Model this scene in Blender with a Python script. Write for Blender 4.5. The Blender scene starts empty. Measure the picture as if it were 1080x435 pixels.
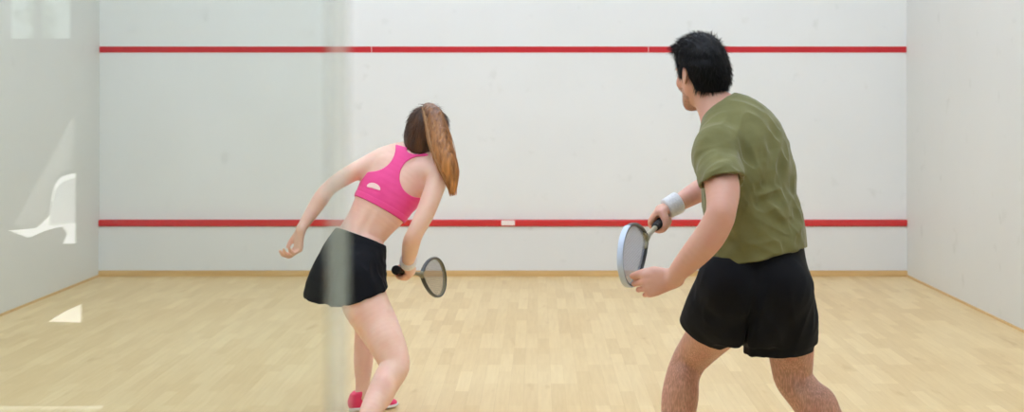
import bpy, bmesh, math, random
import numpy as np
from concurrent.futures import ThreadPoolExecutor
from mathutils import Vector

random.seed(7)
RNG = np.random.default_rng(11)
SC = bpy.context.scene
COL = SC.collection

# ------------------------------------------------------------------ camera geometry (metres; camera at origin, looking along +Y)
F = 1410.0            # focal length in pixels of the 1080x435 frame
CH = 1.40             # eye height of the camera above the floor
VX, VY = 567.0, 105.0 # vanishing point of the side walls
D = 10.6              # distance to the front wall
GY = 0.85             # the glass back wall stands here


def P(px, py, y):
    """measured point of the photograph at depth y -> world point"""
    return np.array([(px - VX) * y / F, y, CH - (py - VY) * y / F])


# ------------------------------------------------------------------ small vector helpers
def V(*a):
    return np.array(a, dtype=float)


def nrm(v):
    v = np.asarray(v, float)
    return v / (np.linalg.norm(v) + 1e-12)


# ------------------------------------------------------------------ implicit surfaces
BIG = 0.2


class Node:
    def ev(self, X):
        raise NotImplementedError


class Loft(Node):
    """smooth tube through stations (centre, a, b): a along the side vector, b across it"""

    def __init__(self, st, side, n=4, k=0.0, caps=1.0):
        st = [(np.array(c, float), float(a), float(b)) for c, a, b in st]
        m = len(st)
        sides = side if isinstance(side, list) else [side] * m
        C = np.array([s[0] for s in st]); A = np.array([s[1:] for s in st])
        S = np.array([nrm(s) for s in sides])
        full = np.hstack([C, A, S])
        pts = []
        for i in range(m - 1):
            p0 = full[max(i - 1, 0)]; p1 = full[i]; p2 = full[i + 1]; p3 = full[min(i + 2, m - 1)]
            for j in range(n):
                t = j / n
                q = 0.5 * ((2 * p1) + (-p0 + p2) * t + (2 * p0 - 5 * p1 + 4 * p2 - p3) * t * t + (-p0 + 3 * p1 - 3 * p2 + p3) * t ** 3)
                pts.append(q)
        pts.append(full[-1])
        self.q = np.array(pts)
        self.q[:, 3:5] = np.maximum(self.q[:, 3:5], 0.001)
        r = self.q[:, 3:5].max(axis=1, keepdims=True)
        self.lo = (self.q[:, :3] - r).min(0); self.hi = (self.q[:, :3] + r).max(0)
        self.caps = caps

    def ev(self, X):
        out = np.full(len(X), 9.0)
        xl, xh = X.min(0), X.max(0)
        for i in range(len(self.q) - 1):
            q0, q1 = self.q[i], self.q[i + 1]
            rr = max(q0[3:5].max(), q1[3:5].max()) + .07
            if np.any(np.minimum(q0[:3], q1[:3]) - rr > xh) or np.any(np.maximum(q0[:3], q1[:3]) + rr < xl):
                continue
            ax = q1[:3] - q0[:3]; L = np.linalg.norm(ax)
            if L < 1e-7:
                continue
            axn = ax / L
            d0 = X - q0[:3]
            t = np.clip(d0 @ axn / L, 0, 1)
            qv = d0 - t[:, None] * ax
            s = q0[5:8] + t[:, None] * (q1[5:8] - q0[5:8])
            s = s - (s @ axn)[:, None] * axn
            s /= np.linalg.norm(s, axis=1)[:, None] + 1e-9
            f = np.cross(axn, s)
            a = q0[3] + t * (q1[3] - q0[3]); b = q0[4] + t * (q1[4] - q0[4])
            u = (qv * s).sum(1); v = (qv * f).sum(1); w = qv @ axn
            c = np.minimum(a, b) * self.caps
            k0 = np.sqrt((u / a) ** 2 + (v / b) ** 2 + (w / c) ** 2)
            k1 = np.sqrt((u / a ** 2) ** 2 + (v / b ** 2) ** 2 + (w / c ** 2) ** 2)
            d = k0 * (k0 - 1) / (k1 + 1e-6)
            d = np.where(k0 < 1e-3, -np.minimum(a, b), d)
            out = np.minimum(out, d)
        return out


class Ell(Node):
    def __init__(self, c, r, fr=None):
        self.c = np.array(c, float); self.r = np.array(r, float)
        self.R = np.array(fr if fr is not None else np.eye(3))   # rows = axes
        m = self.r.max(); self.lo = self.c - m; self.hi = self.c + m

    def ev(self, X):
        q = (X - self.c) @ self.R.T
        k0 = np.linalg.norm(q / self.r, axis=1); k1 = np.linalg.norm(q / self.r ** 2, axis=1)
        return np.where(k0 < 1e-3, -self.r.min(), k0 * (k0 - 1) / (k1 + 1e-9))


class Half(Node):
    """half space: inside where (x-c).n < 0"""

    def __init__(self, c, n):
        self.c = np.array(c, float); self.n = nrm(n); self.lo = V(-99, -99, -99); self.hi = V(99, 99, 99)

    def ev(self, X):
        return (X - self.c) @ self.n


class Box(Node):
    def __init__(self, c, h, fr=None, r=0.0):
        self.c = np.array(c, float); self.h = np.array(h, float) - r; self.r = r
        self.R = np.array(fr if fr is not None else np.eye(3))
        m = np.linalg.norm(h); self.lo = self.c - m; self.hi = self.c + m

    def ev(self, X):
        q = np.abs((X - self.c) @ self.R.T) - self.h
        return np.linalg.norm(np.maximum(q, 0), axis=1) + np.minimum(q.max(1), 0) - self.r


def smin(a, b, k):
    if k <= 0:
        return np.minimum(a, b)
    h = np.maximum(k - np.abs(a - b), 0) / k
    return np.minimum(a, b) - h * h * k * 0.25


class U(Node):
    """smooth union, list of nodes or (node, k)"""

    def __init__(self, items, k=0.01):
        self.items = [(i if isinstance(i, tuple) else (i, k)) for i in items]
        self.lo = np.min([i[0].lo for i in self.items], axis=0); self.hi = np.max([i[0].hi for i in self.items], axis=0)

    def ev(self, X):
        out = np.full(len(X), BIG)
        xl, xh = X.min(0), X.max(0)
        for nd, k in self.items:
            m = 0.06 + k
            if np.any(nd.lo - m > xh) or np.any(nd.hi + m < xl):
                continue
            ms = np.all((X > nd.lo - m) & (X < nd.hi + m), axis=1)
            if ms.any():
                out[ms] = smin(out[ms], nd.ev(X[ms]), k)
        return out


class Sub(Node):
    def __init__(self, a, cuts, k=0.004):
        self.a = a; self.cuts = [(c if isinstance(c, tuple) else (c, k)) for c in cuts]; self.lo = a.lo; self.hi = a.hi

    def ev(self, X):
        d = self.a.ev(X)
        xl, xh = X.min(0), X.max(0)
        for c, k in self.cuts:
            m = 0.06 + k
            if np.any(c.lo - m > xh) or np.any(c.hi + m < xl):
                continue
            ms = np.all((X > c.lo - m) & (X < c.hi + m), axis=1)
            if ms.any():
                d[ms] = -smin(-d[ms], c.ev(X[ms]), k)
        return d


class Inter(Node):
    def __init__(self, items, k=0.003):
        self.items = items; self.k = k
        self.lo = np.max([i.lo for i in items], axis=0); self.hi = np.min([i.hi for i in items], axis=0)

    def ev(self, X):
        d = self.items[0].ev(X)
        for i in self.items[1:]:
            d = -smin(-d, -i.ev(X), self.k)
        return d


class Off(Node):
    def __init__(self, a, o):
        self.a = a; self.o = o; self.lo = a.lo - max(o, 0); self.hi = a.hi + max(o, 0)

    def ev(self, X):
        return self.a.ev(X) - self.o


class Disp(Node):
    def __init__(self, a, fn, m=0.01):
        self.a = a; self.fn = fn; self.lo = a.lo - m; self.hi = a.hi + m

    def ev(self, X):
        d = self.a.ev(X)
        ms = np.abs(d) < 0.05
        if ms.any():
            d[ms] = d[ms] + self.fn(X[ms])
        return d


def vnoise(X, seed=0):
    """value noise in -1..1"""
    i = np.floor(X).astype(np.int64); f = X - i; f = f * f * (3 - 2 * f)
    out = np.zeros(len(X))
    for dx in (0, 1):
        for dy in (0, 1):
            for dz in (0, 1):
                h = (i[:, 0] + dx) * 374761393 + (i[:, 1] + dy) * 668265263 + (i[:, 2] + dz) * 2147483647 + seed * 974634777
                h = (h ^ (h >> 13)) * 1274126177
                h = ((h ^ (h >> 16)) & 0xFFFF) / 32767.5 - 1
                w = (f[:, 0] if dx else 1 - f[:, 0]) * (f[:, 1] if dy else 1 - f[:, 1]) * (f[:, 2] if dz else 1 - f[:, 2])
                out += h * w
    return out


def folds(amp, dirs, seed=1):
    """cloth folds: noise stretched along given directions; dirs = [(direction, wavelength, centre or None, radius)]"""
    def fn(X):
        s = np.zeros(len(X))
        for n, (dr, wl, c, rad) in enumerate(dirs):
            dr = nrm(dr)
            al = X @ dr
            Y = (X - 0.82 * al[:, None] * dr) / wl
            v = vnoise(Y, seed + n)
            v = 1 - 2 * np.abs(v)          # ridges
            w = 1.0
            if c is not None:
                w = np.exp(-((X - c) ** 2).sum(1) / rad ** 2)
            s += v * w
        return -amp * s
    return fn


def mesh_sdf(name, node, h=0.003, smooth=2):
    """naive surface nets over the blocks that the surface crosses"""
    B = 8; H = B * h
    lo = np.floor((node.lo - 0.02) / H).astype(int); hi = np.ceil((node.hi + 0.02) / H).astype(int)
    g = [np.arange(lo[i], hi[i]) for i in range(3)]
    G = np.stack(np.meshgrid(*g, indexing='ij'), -1).reshape(-1, 3)
    def order_(g_):
        q = g_ // 4
        return g_[np.lexsort((q[:, 2], q[:, 1], q[:, 0]))]

    def cells(g_, s_):
        q = g_ // s_
        key = (q[:, 0] * 4096 + q[:, 1]) * 4096 + q[:, 2]
        _, inv = np.unique(key, return_inverse=True)
        o_ = np.argsort(inv, kind='stable'); cut = np.flatnonzero(np.diff(inv[o_])) + 1
        return [g_[i] for i in np.split(o_, cut)]
    keep = []
    for g_ in cells(G, 8):
        d = node.ev((g_ + 0.5) * H)
        keep.append(g_[np.abs(d) < H * 1.5])
    G = np.concatenate(keep)
    r = np.arange(B + 1)
    loc = np.stack(np.meshgrid(r, r, r, indexing='ij'), -1).reshape(-1, 3)
    grp = cells(G, 3)

    def work(g_):
        X = ((g_[:, None, :] * B + loc[None]) * h).reshape(-1, 3)
        return node.ev(X).reshape(len(g_), B + 1, B + 1, B + 1)
    with ThreadPoolExecutor(4) as ex:
        W = np.concatenate(list(ex.map(work, grp)))
    G = np.concatenate(grp)
    ins = W < 0
    c8 = [(a, b, c) for a in (0, 1) for b in (0, 1) for c in (0, 1)]
    cnt = sum(ins[:, a:a + B, b:b + B, c:c + B].astype(np.int8) for a, b, c in c8)
    act = (cnt > 0) & (cnt < 8)
    bi, ci, cj, ck = np.nonzero(act)
    val = {k: W[bi, ci + k[0], cj + k[1], ck + k[2]] for k in c8}
    acc = np.zeros((len(bi), 3)); num = np.zeros(len(bi))
    for k0 in c8:
        for ax in range(3):
            if k0[ax]:
                continue
            k1 = list(k0); k1[ax] = 1; k1 = tuple(k1)
            v0, v1 = val[k0], val[k1]
            m = (v0 < 0) != (v1 < 0)
            t = np.where(m, v0 / np.where(m, v0 - v1, 1), 0)
            p = np.tile(np.array(k0, float), (len(bi), 1)); p[:, ax] += t
            acc += p * m[:, None]; num += m
    base = G[bi] * B + np.stack([ci, cj, ck], 1)
    verts = (base + acc / num[:, None]) * h
    org = base.min(0) - 2; ext = base.max(0) - org + 3

    def gid(c):
        c = c - org
        return (c[:, 0] * ext[1] + c[:, 1]) * ext[2] + c[:, 2]
    ids = gid(base); order = np.argsort(ids); sid = ids[order]
    quads = []
    for ax in range(3):
        e0 = ins[:, :B, :B, :B]
        sl = [slice(0, B)] * 3; sl[ax] = slice(1, B + 1)
        e1 = ins[:, sl[0], sl[1], sl[2]]
        bb, a, b, c = np.nonzero(e0 != e1)
        if not len(bb):
            continue
        q = G[bb] * B + np.stack([a, b, c], 1)
        inside0 = e0[bb, a, b, c]
        u, v = [(1, 2), (2, 0), (0, 1)][ax]
        f = []
        for du, dv in ((0, 0), (-1, 0), (-1, -1), (0, -1)):
            o = q.copy(); o[:, u] += du; o[:, v] += dv
            k = gid(o); j = np.clip(np.searchsorted(sid, k), 0, len(sid) - 1)
            f.append(np.where(sid[j] == k, order[j], -1))
        f = np.stack(f, 1)
        ok = (f >= 0).all(1)
        f = f[ok]; flip = ~inside0[ok]
        f[flip] = f[flip][:, ::-1]
        quads.append(f)
    quads = np.concatenate(quads)
    for _ in range(smooth):          # light relaxation
        acc = np.zeros_like(verts); n = np.zeros(len(verts))
        for a in range(4):
            i, j = quads[:, a], quads[:, (a + 1) % 4]
            for x in range(3):
                acc[:, x] += np.bincount(i, verts[j, x], len(verts)) + np.bincount(j, verts[i, x], len(verts))
            n += np.bincount(i, minlength=len(verts)) + np.bincount(j, minlength=len(verts))
        verts = verts * 0.5 + 0.5 * acc / np.maximum(n, 1)[:, None]
    return raw_mesh(name, verts, quads)


def raw_mesh(name, verts, quads, smooth=True):
    me = bpy.data.meshes.new(name)
    verts = np.asarray(verts, dtype=np.float32); quads = np.asarray(quads, dtype=np.int32)
    k = quads.shape[1]
    me.vertices.add(len(verts)); me.vertices.foreach_set('co', verts.ravel())
    me.loops.add(quads.size); me.loops.foreach_set('vertex_index', quads.ravel())
    me.polygons.add(len(quads)); me.polygons.foreach_set('loop_start', np.arange(0, quads.size, k, dtype=np.int32))
    me.update(calc_edges=True); me.validate()
    if smooth:
        me.polygons.foreach_set('use_smooth', [True] * len(me.polygons))
    return me


# ------------------------------------------------------------------ objects
def link(name, me, mat=None, parent=None):
    o = bpy.data.objects.new(name, me); COL.objects.link(o)
    if mat is not None:
        me.materials.clear(); me.materials.append(mat)
    if parent is not None:
        o.parent = parent
        o.matrix_parent_inverse = parent_inv(parent)
    return o


def parent_inv(p):
    from mathutils import Matrix
    m = Matrix.Translation(p.location)
    q = p.parent
    while q is not None:          # parts sit at the thing's origin, so one level is enough
        m = Matrix.Translation(q.location) @ m if q.type == 'EMPTY' else m
        q = q.parent
    return m.inverted() if p.type == 'EMPTY' else Matrix.Identity(4)


def empty(name, loc, label, cat, group=None):
    o = bpy.data.objects.new(name, None); COL.objects.link(o); o.location = loc; o.empty_display_size = 0.1
    o['label'] = label; o['category'] = cat
    if group:
        o['group'] = group
    return o


def tag(o, label=None, cat=None, kind=None, group=None):
    if label: o['label'] = label
    if cat: o['category'] = cat
    if kind: o['kind'] = kind
    if group: o['group'] = group
    return o


def boxes(name, bl, mat, parent=None, bevel=0.0, kind=None):
    """bl = list of (x0,x1,y0,y1,z0,z1) in one mesh"""
    bm = bmesh.new()
    for x0, x1, y0, y1, z0, z1 in bl:
        v = [bm.verts.new(c) for c in ((x0, y0, z0), (x1, y0, z0), (x1, y1, z0), (x0, y1, z0), (x0, y0, z1), (x1, y0, z1), (x1, y1, z1), (x0, y1, z1))]
        for f in ((0, 3, 2, 1), (4, 5, 6, 7), (0, 1, 5, 4), (1, 2, 6, 5), (2, 3, 7, 6), (3, 0, 4, 7)):
            bm.faces.new([v[i] for i in f])
    if bevel:
        bmesh.ops.bevel(bm, geom=list(bm.edges), offset=bevel, segments=3, profile=0.6, affect='EDGES')
    me = bpy.data.meshes.new(name); bm.to_mesh(me); bm.free()
    o = link(name, me, mat, parent)
    if kind: o['kind'] = kind
    return o


def tube_arrays(paths, radii, sides=3, closed=False):
    """paths [n,m,3], radii [n,m] -> verts, quads"""
    paths = np.asarray(paths, float); n, m, _ = paths.shape
    radii = np.broadcast_to(np.asarray(radii, float), (n, m))
    if closed:
        T = np.roll(paths, -1, 1) - np.roll(paths, 1, 1)
    else:
        T = np.gradient(paths, axis=1)
    T /= np.linalg.norm(T, axis=2, keepdims=True) + 1e-9
    ref = np.where(np.abs(T[..., 2:3]) > 0.9, np.array([1., 0, 0]), np.array([0., 0, 1]))
    A = np.cross(T, ref); A /= np.linalg.norm(A, axis=2, keepdims=True) + 1e-9
    Bv = np.cross(T, A)
    ang = np.arange(sides) * 2 * math.pi / sides
    ring = paths[:, :, None] + radii[:, :, None, None] * (A[:, :, None] * np.cos(ang)[:, None] + Bv[:, :, None] * np.sin(ang)[:, None])
    verts = ring.reshape(-1, 3)
    idx = np.arange(n * m * sides).reshape(n, m, sides)
    nx = np.roll(idx, -1, 2)
    if closed:
        i0, i1, j0, j1 = idx, np.roll(idx, -1, 1), nx, np.roll(nx, -1, 1)
    else:
        i0, i1, j0, j1 = idx[:, :-1], idx[:, 1:], nx[:, :-1], nx[:, 1:]
    q = np.stack([i0, j0, j1, i1], -1).reshape(-1, 4)
    return verts, q


# ------------------------------------------------------------------ materials
def mat(name):
    m = bpy.data.materials.new(name); m.use_nodes = True
    nt = m.node_tree; nt.nodes.clear()
    out = nt.nodes.new('ShaderNodeOutputMaterial')
    b = nt.nodes.new('ShaderNodeBsdfPrincipled'); nt.links.new(b.outputs[0], out.inputs[0])
    return m, nt, b, out


def srgb(r, g, b):
    return tuple(((c / 255) / 12.92 if c / 255 <= 0.04045 else ((c / 255 + 0.055) / 1.055) ** 2.4) for c in (r, g, b)) + (1,)


def plain(name, col, rough=0.5, **kw):
    m, nt, b, out = mat(name)
    b.inputs['Base Color'].default_value = col; b.inputs['Roughness'].default_value = rough
    for k, v in kw.items():
        b.inputs[k.replace('_', ' ')].default_value = v
    return m


def N(nt, t, **kw):
    n = nt.nodes.new(t)
    for k, v in kw.items():
        if k.startswith('i_'):
            n.inputs[k[2:].replace('_', ' ')].default_value = v
        else:
            setattr(n, k, v)
    return n


def ramp(nt, fac, stops):
    r = nt.nodes.new('ShaderNodeValToRGB')
    e = r.color_ramp.elements
    e[0].position, e[0].color = stops[0]; e[1].position, e[1].color = stops[-1]
    for p, c in stops[1:-1]:
        x = e.new(p); x.color = c
    nt.links.new(fac, r.inputs[0])
    return r.outputs[0]


def noise_mat(name, c0, c1, scale=8, rough=0.6, bump=0.0, bscale=None, detail=3, stretch=(1, 1, 1), sss=0.0, sheen=0.0, spec=0.5):
    m, nt, b, out = mat(name)
    tc = N(nt, 'ShaderNodeTexCoord'); mp = N(nt, 'ShaderNodeMapping'); mp.inputs['Scale'].default_value = stretch
    nt.links.new(tc.outputs['Object'], mp.inputs[0])
    n = N(nt, 'ShaderNodeTexNoise', i_Scale=scale, i_Detail=detail); nt.links.new(mp.outputs[0], n.inputs['Vector'])
    nt.links.new(ramp(nt, n.outputs[0], [(0.3, c0), (0.7, c1)]), b.inputs['Base Color'])
    b.inputs['Roughness'].default_value = rough
    b.inputs['Specular IOR Level'].default_value = spec
    if sss:
        b.inputs['Subsurface Weight'].default_value = sss; b.inputs['Subsurface Radius'].default_value = (1, 0.35, 0.2)
        b.inputs['Subsurface Scale'].default_value = 0.012
    if sheen:
        b.inputs['Sheen Weight'].default_value = sheen; b.inputs['Sheen Roughness'].default_value = 0.4
    if bump:
        n2 = N(nt, 'ShaderNodeTexNoise', i_Scale=bscale or scale * 4, i_Detail=4); nt.links.new(mp.outputs[0], n2.inputs['Vector'])
        bp = N(nt, 'ShaderNodeBump', i_Strength=bump, i_Distance=0.002); nt.links.new(n2.outputs[0], bp.inputs['Height'])
        nt.links.new(bp.outputs[0], b.inputs['Normal'])
    return m

# ================================================================== THE SETTING
XL, XR = -3.474, 2.925      # side walls
HC = 5.6                    # court ceiling
LB = -4.3                   # back wall of the lobby the camera stands in
XLL, XLR = -5.2, 3.6        # lobby side walls


def wall_mat(name, c0, c1, rough=0.45):
    m, nt, b, out = mat(name)
    tc = N(nt, 'ShaderNodeTexCoord')
    n = N(nt, 'ShaderNodeTexNoise', i_Scale=0.9, i_Detail=3); nt.links.new(tc.outputs['Object'], n.inputs['Vector'])
    col = ramp(nt, n.outputs[0], [(0.3, c0), (0.7, c1)])
    # faint ball marks
    v = N(nt, 'ShaderNodeTexNoise', i_Scale=7.0, i_Detail=2); nt.links.new(tc.outputs['Object'], v.inputs['Vector'])
    k = ramp(nt, v.outputs[0], [(0.66, (1, 1, 1, 1)), (0.78, (0.93, 0.93, 0.92, 1))])
    mx = N(nt, 'ShaderNodeMix', data_type='RGBA', blend_type='MULTIPLY'); mx.inputs[0].default_value = 1
    nt.links.new(col, mx.inputs[6]); nt.links.new(k, mx.inputs[7]); nt.links.new(mx.outputs[2], b.inputs['Base Color'])
    b.inputs['Roughness'].default_value = rough; b.inputs['Specular IOR Level'].default_value = 0.3
    bp = N(nt, 'ShaderNodeBump', i_Strength=0.15, i_Distance=0.002)
    n2 = N(nt, 'ShaderNodeTexNoise', i_Scale=60, i_Detail=3); nt.links.new(tc.outputs['Object'], n2.inputs['Vector'])
    nt.links.new(n2.outputs[0], bp.inputs['Height']); nt.links.new(bp.outputs[0], b.inputs['Normal'])
    return m


def wood_floor(name):
    m, nt, b, out = mat(name)
    tc = N(nt, 'ShaderNodeTexCoord')
    sep = N(nt, 'ShaderNodeSeparateXYZ'); nt.links.new(tc.outputs['Object'], sep.inputs[0])
    cb = N(nt, 'ShaderNodeCombineXYZ')
    nt.links.new(sep.outputs[1], cb.inputs[0]); nt.links.new(sep.outputs[0], cb.inputs[1])
    def brick(w, h, c1, c2, mortar, off):
        t = N(nt, 'ShaderNodeTexBrick', offset=off, offset_frequency=3, squash=1.0)
        t.inputs['Scale'].default_value = 1.0; t.inputs['Brick Width'].default_value = w; t.inputs['Row Height'].default_value = h
        t.inputs['Mortar Size'].default_value = 0.0006; t.inputs['Mortar Smooth'].default_value = 0.4; t.inputs['Bias'].default_value = 0.0
        t.inputs['Color1'].default_value = c1; t.inputs['Color2'].default_value = c2; t.inputs['Mortar'].default_value = mortar
        nt.links.new(cb.outputs[0], t.inputs['Vector'])
        return t
    a = brick(0.47, 0.066, srgb(238, 212, 161), srgb(229, 200, 146), srgb(212, 180, 126), 0.37)
    c = brick(0.47, 0.066, (1, 1, 1, 1), (0.965, 0.955, 0.93, 1), (1, 1, 1, 1), 0.37)
    c2 = brick(0.94, 0.132, (1, 1, 1, 1), (0.97, 0.96, 0.94, 1), (1, 1, 1, 1), 0.43)
    g = N(nt, 'ShaderNodeTexNoise', i_Scale=1.0, i_Detail=5, i_Roughness=0.6)
    mp = N(nt, 'ShaderNodeMapping'); mp.inputs['Scale'].default_value = (55, 3.2, 1)
    nt.links.new(tc.outputs['Object'], mp.inputs[0]); nt.links.new(mp.outputs[0], g.inputs['Vector'])
    gr = ramp(nt, g.outputs[0], [(0.3, (0.93, 0.90, 0.85, 1)), (0.65, (1, 1, 1, 1))])
    w = N(nt, 'ShaderNodeTexNoise', i_Scale=0.7, i_Detail=3)
    nt.links.new(tc.outputs['Object'], w.inputs['Vector'])
    wr = ramp(nt, w.outputs[0], [(0.35, (0.955, 0.93, 0.89, 1)), (0.6, (1, 1, 1, 1))])
    sp = N(nt, 'ShaderNodeTexNoise', i_Scale=1.0, i_Detail=2)
    mp3 = N(nt, 'ShaderNodeMapping'); mp3.inputs['Scale'].default_value = (9, 2.4, 1)
    nt.links.new(tc.outputs['Object'], mp3.inputs[0]); nt.links.new(mp3.outputs[0], sp.inputs['Vector'])
    sr = ramp(nt, sp.outputs[0], [(0.66, (1, 1, 1, 1)), (0.76, (0.88, 0.82, 0.72, 1))])
    col = a.outputs[0]
    for x in (c.outputs[0], c2.outputs[0], gr, wr, sr):
        mx = N(nt, 'ShaderNodeMix', data_type='RGBA', blend_type='MULTIPLY'); mx.inputs[0].default_value = 1
        nt.links.new(col, mx.inputs[6]); nt.links.new(x, mx.inputs[7]); col = mx.outputs[2]
    nt.links.new(col, b.inputs['Base Color'])
    b.inputs['Roughness'].default_value = 0.38; b.inputs['Specular IOR Level'].default_value = 0.4
    return m


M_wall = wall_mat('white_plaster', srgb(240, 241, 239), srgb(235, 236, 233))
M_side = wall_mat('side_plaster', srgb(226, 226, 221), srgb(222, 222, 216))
M_lob = wall_mat('lobby_plaster', srgb(205, 208, 206), srgb(198, 200, 198))
M_floor = wood_floor('maple_boards')
M_red = plain('red_line_paint', srgb(206, 38, 48), 0.35)
M_base = noise_mat('beech_skirting', srgb(226, 190, 134), srgb(212, 172, 112), scale=3, stretch=(1, 12, 12), rough=0.4)
M_ceil = plain('ceiling_paint', srgb(238, 238, 236), 0.8)
M_lfloor = noise_mat('lobby_lino', srgb(150, 146, 140), srgb(138, 134, 128), scale=3, rough=0.6)
M_alu = plain('painted_aluminium', srgb(205, 208, 210), 0.35, Metallic=0.6)

T = 0.15
boxes('floor', [(XL - T, XR + T, GY - 0.02, D + T, -0.12, 0)], M_floor, kind='structure')
boxes('wall_front', [(XL - T, XR + T, D, D + T, 0, HC)], M_wall, kind='structure')
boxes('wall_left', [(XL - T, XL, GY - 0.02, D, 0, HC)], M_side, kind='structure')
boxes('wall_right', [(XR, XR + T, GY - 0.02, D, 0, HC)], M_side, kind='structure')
boxes('ceiling', [(XL - T, XR + T, GY - 0.02, D + T, HC, HC + 0.15)], M_ceil, kind='structure')
boxes('baseboard_front', [(XL, XR, D - 0.03, D, 0, 0.044)], M_base, bevel=0.004, kind='structure')
boxes('baseboard_left', [(XL, XL + 0.012, GY + 0.02, D - 0.031, 0, 0.014)], M_base, bevel=0.002, kind='structure')
boxes('baseboard_right', [(XR - 0.012, XR, GY + 0.02, D - 0.031, 0, 0.014)], M_base, bevel=0.002, kind='structure')
# the tin: white metal panels under a rounded red strip; the service line is painted in three lengths
M_tin = wall_mat('tin_panel', srgb(234, 235, 233), srgb(229, 230, 228), rough=0.4)
boxes('trim_1', [(XL, XR, D - 0.022, D, 0.046, 0.392)], M_tin, kind='structure')
zs = CH + (VY - 52.3) * D / F
for k, (a, b_) in enumerate(((105, 391.6), (392.2, 683.6), (684.2, 956))):
    boxes('trim_%d' % (k + 2), [((a - VX) * D / F, (b_ - VX) * D / F, D - 0.003, D, zs - 0.024, zs + 0.024)], M_red, kind='structure')
zt = CH - (235.2 - VY) * D / F
M_redg = plain('red_lacquer', srgb(212, 40, 46), 0.18, Coat_Weight=0.5)
boxes('trim_5', [(XL, XR, D - 0.035, D, zt - 0.027, zt + 0.027)], M_redg, bevel=0.012, kind='structure')
# thin pale plate that paints a lamp's glint on the red strip
boxes('glint_plate', [((529 - VX) * D / F, (543 - VX) * D / F, D - 0.0385, D - 0.034, zt - 0.017, zt + 0.022)],
      plain('painted_glint', srgb(250, 236, 232), 0.3), bevel=0.0015)
tag(bpy.data.objects['glint_plate'], 'thin pale plate painting a lamp glint on the lower red strip', 'plate')

# glass back wall with the doorway the camera looks through
def glass_mat():
    m = bpy.data.materials.new('clear_toughened_glass'); m.use_nodes = True; nt = m.node_tree; nt.nodes.clear()
    out = N(nt, 'ShaderNodeOutputMaterial'); tr = N(nt, 'ShaderNodeBsdfTransparent'); gl = N(nt, 'ShaderNodeBsdfGlossy')
    tr.inputs[0].default_value = (0.945, 0.968, 0.952, 1); gl.inputs['Roughness'].default_value = 0.0
    fr = N(nt, 'ShaderNodeFresnel'); fr.inputs['IOR'].default_value = 1.5
    mx = N(nt, 'ShaderNodeMixShader'); nt.links.new(fr.outputs[0], mx.inputs[0]); nt.links.new(tr.outputs[0], mx.inputs[1]); nt.links.new(gl.outputs[0], mx.inputs[2])
    nt.links.new(mx.outputs[0], out.inputs[0])
    return m


M_glass = glass_mat()
XG = (344.5 - VX) * GY / F     # free edge of the left pane
XG2 = 0.95
HG = 2.6
boxes('wall_back', [(XL + 0.004, XG, GY, GY + 0.012, 0.02, HG)], M_glass, kind='structure')
boxes('wall_back', [(XG2, XR - 0.004, GY, GY + 0.012, 0.02, HG)], M_glass, kind='structure')
# seal strip on the free edge: frosted, lets part of the view through
m = bpy.data.materials.new('frosted_seal'); m.use_nodes = True; nt = m.node_tree; nt.nodes.clear()
out = N(nt, 'ShaderNodeOutputMaterial'); tr = N(nt, 'ShaderNodeBsdfTransparent'); df = N(nt, 'ShaderNodeBsdfPrincipled'); tl = N(nt, 'ShaderNodeBsdfTranslucent')
df.inputs['Base Color'].default_value = srgb(222, 230, 212); df.inputs['Roughness'].default_value = 0.35
tl.inputs[0].default_value = srgb(232, 240, 224)
m1 = N(nt, 'ShaderNodeMixShader'); m1.inputs[0].default_value = 0.7; nt.links.new(df.outputs[0], m1.inputs[1]); nt.links.new(tl.outputs[0], m1.inputs[2])
m2 = N(nt, 'ShaderNodeMixShader'); m2.inputs[0].default_value = 0.27; nt.links.new(tr.outputs[0], m2.inputs[1]); nt.links.new(m1.outputs[0], m2.inputs[2]); nt.links.new(m2.outputs[0], out.inputs[0])
boxes('trim_6', [(XG + 0.0005, XG + 0.0125, GY - 0.001, GY + 0.013, 0.02, HG)], m, bevel=0.0015, kind='structure')
# threshold, header and the plaster above the glass
boxes('trim_7', [(XL, XR, GY - 0.02, GY + 0.032, 0, 0.02)], M_alu, kind='structure')
boxes('trim_8', [(XL, XR, GY - 0.02, GY + 0.032, HG, HG + 0.07)], M_alu, bevel=0.003, kind='structure')
boxes('wall_over_glass', [(XLL - T, XLR + T, GY - 0.02, GY + 0.13, HG + 0.07, HC)], M_wall, kind='structure')
boxes('wall_lobby_front', [(XLL - T, XL - T, GY - 0.02, GY + 0.13, 0, HG + 0.07), (XR + T, XLR + T, GY - 0.02, GY + 0.13, 0, HG + 0.07)], M_lob, kind='structure')

# lobby behind the camera (seen only as a reflection in the pane)
HL = 3.2
boxes('floor_lobby', [(XLL - T, XLR + T, LB - T, GY - 0.021, -0.12, 0)], M_lfloor, kind='structure')
boxes('ceiling_lobby', [(XLL - T, XLR + T, LB - T, GY - 0.021, HL, HL + 0.15)], M_ceil, kind='structure')
boxes('wall_lobby_left', [(XLL - T, XLL, LB, GY - 0.021, 0, HL)], M_lob, kind='structure')
boxes('wall_lobby_right', [(XLR, XLR + T, LB, GY - 0.021, 0, HL)], M_lob, kind='structure')
# reflected pixel -> point on the lobby's back wall
RY = 2 * GY - LB


def R(px, py):
    return ((px - VX) * RY / F, CH - (py - VY) * RY / F)


def em(name, col, s):
    m = bpy.data.materials.new(name); m.use_nodes = True; nt = m.node_tree; nt.nodes.clear()
    o = N(nt, 'ShaderNodeOutputMaterial'); e = N(nt, 'ShaderNodeEmission'); e.inputs[0].default_value = col; e.inputs[1].default_value = s
    nt.links.new(e.outputs[0], o.inputs[0]); return m


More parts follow.
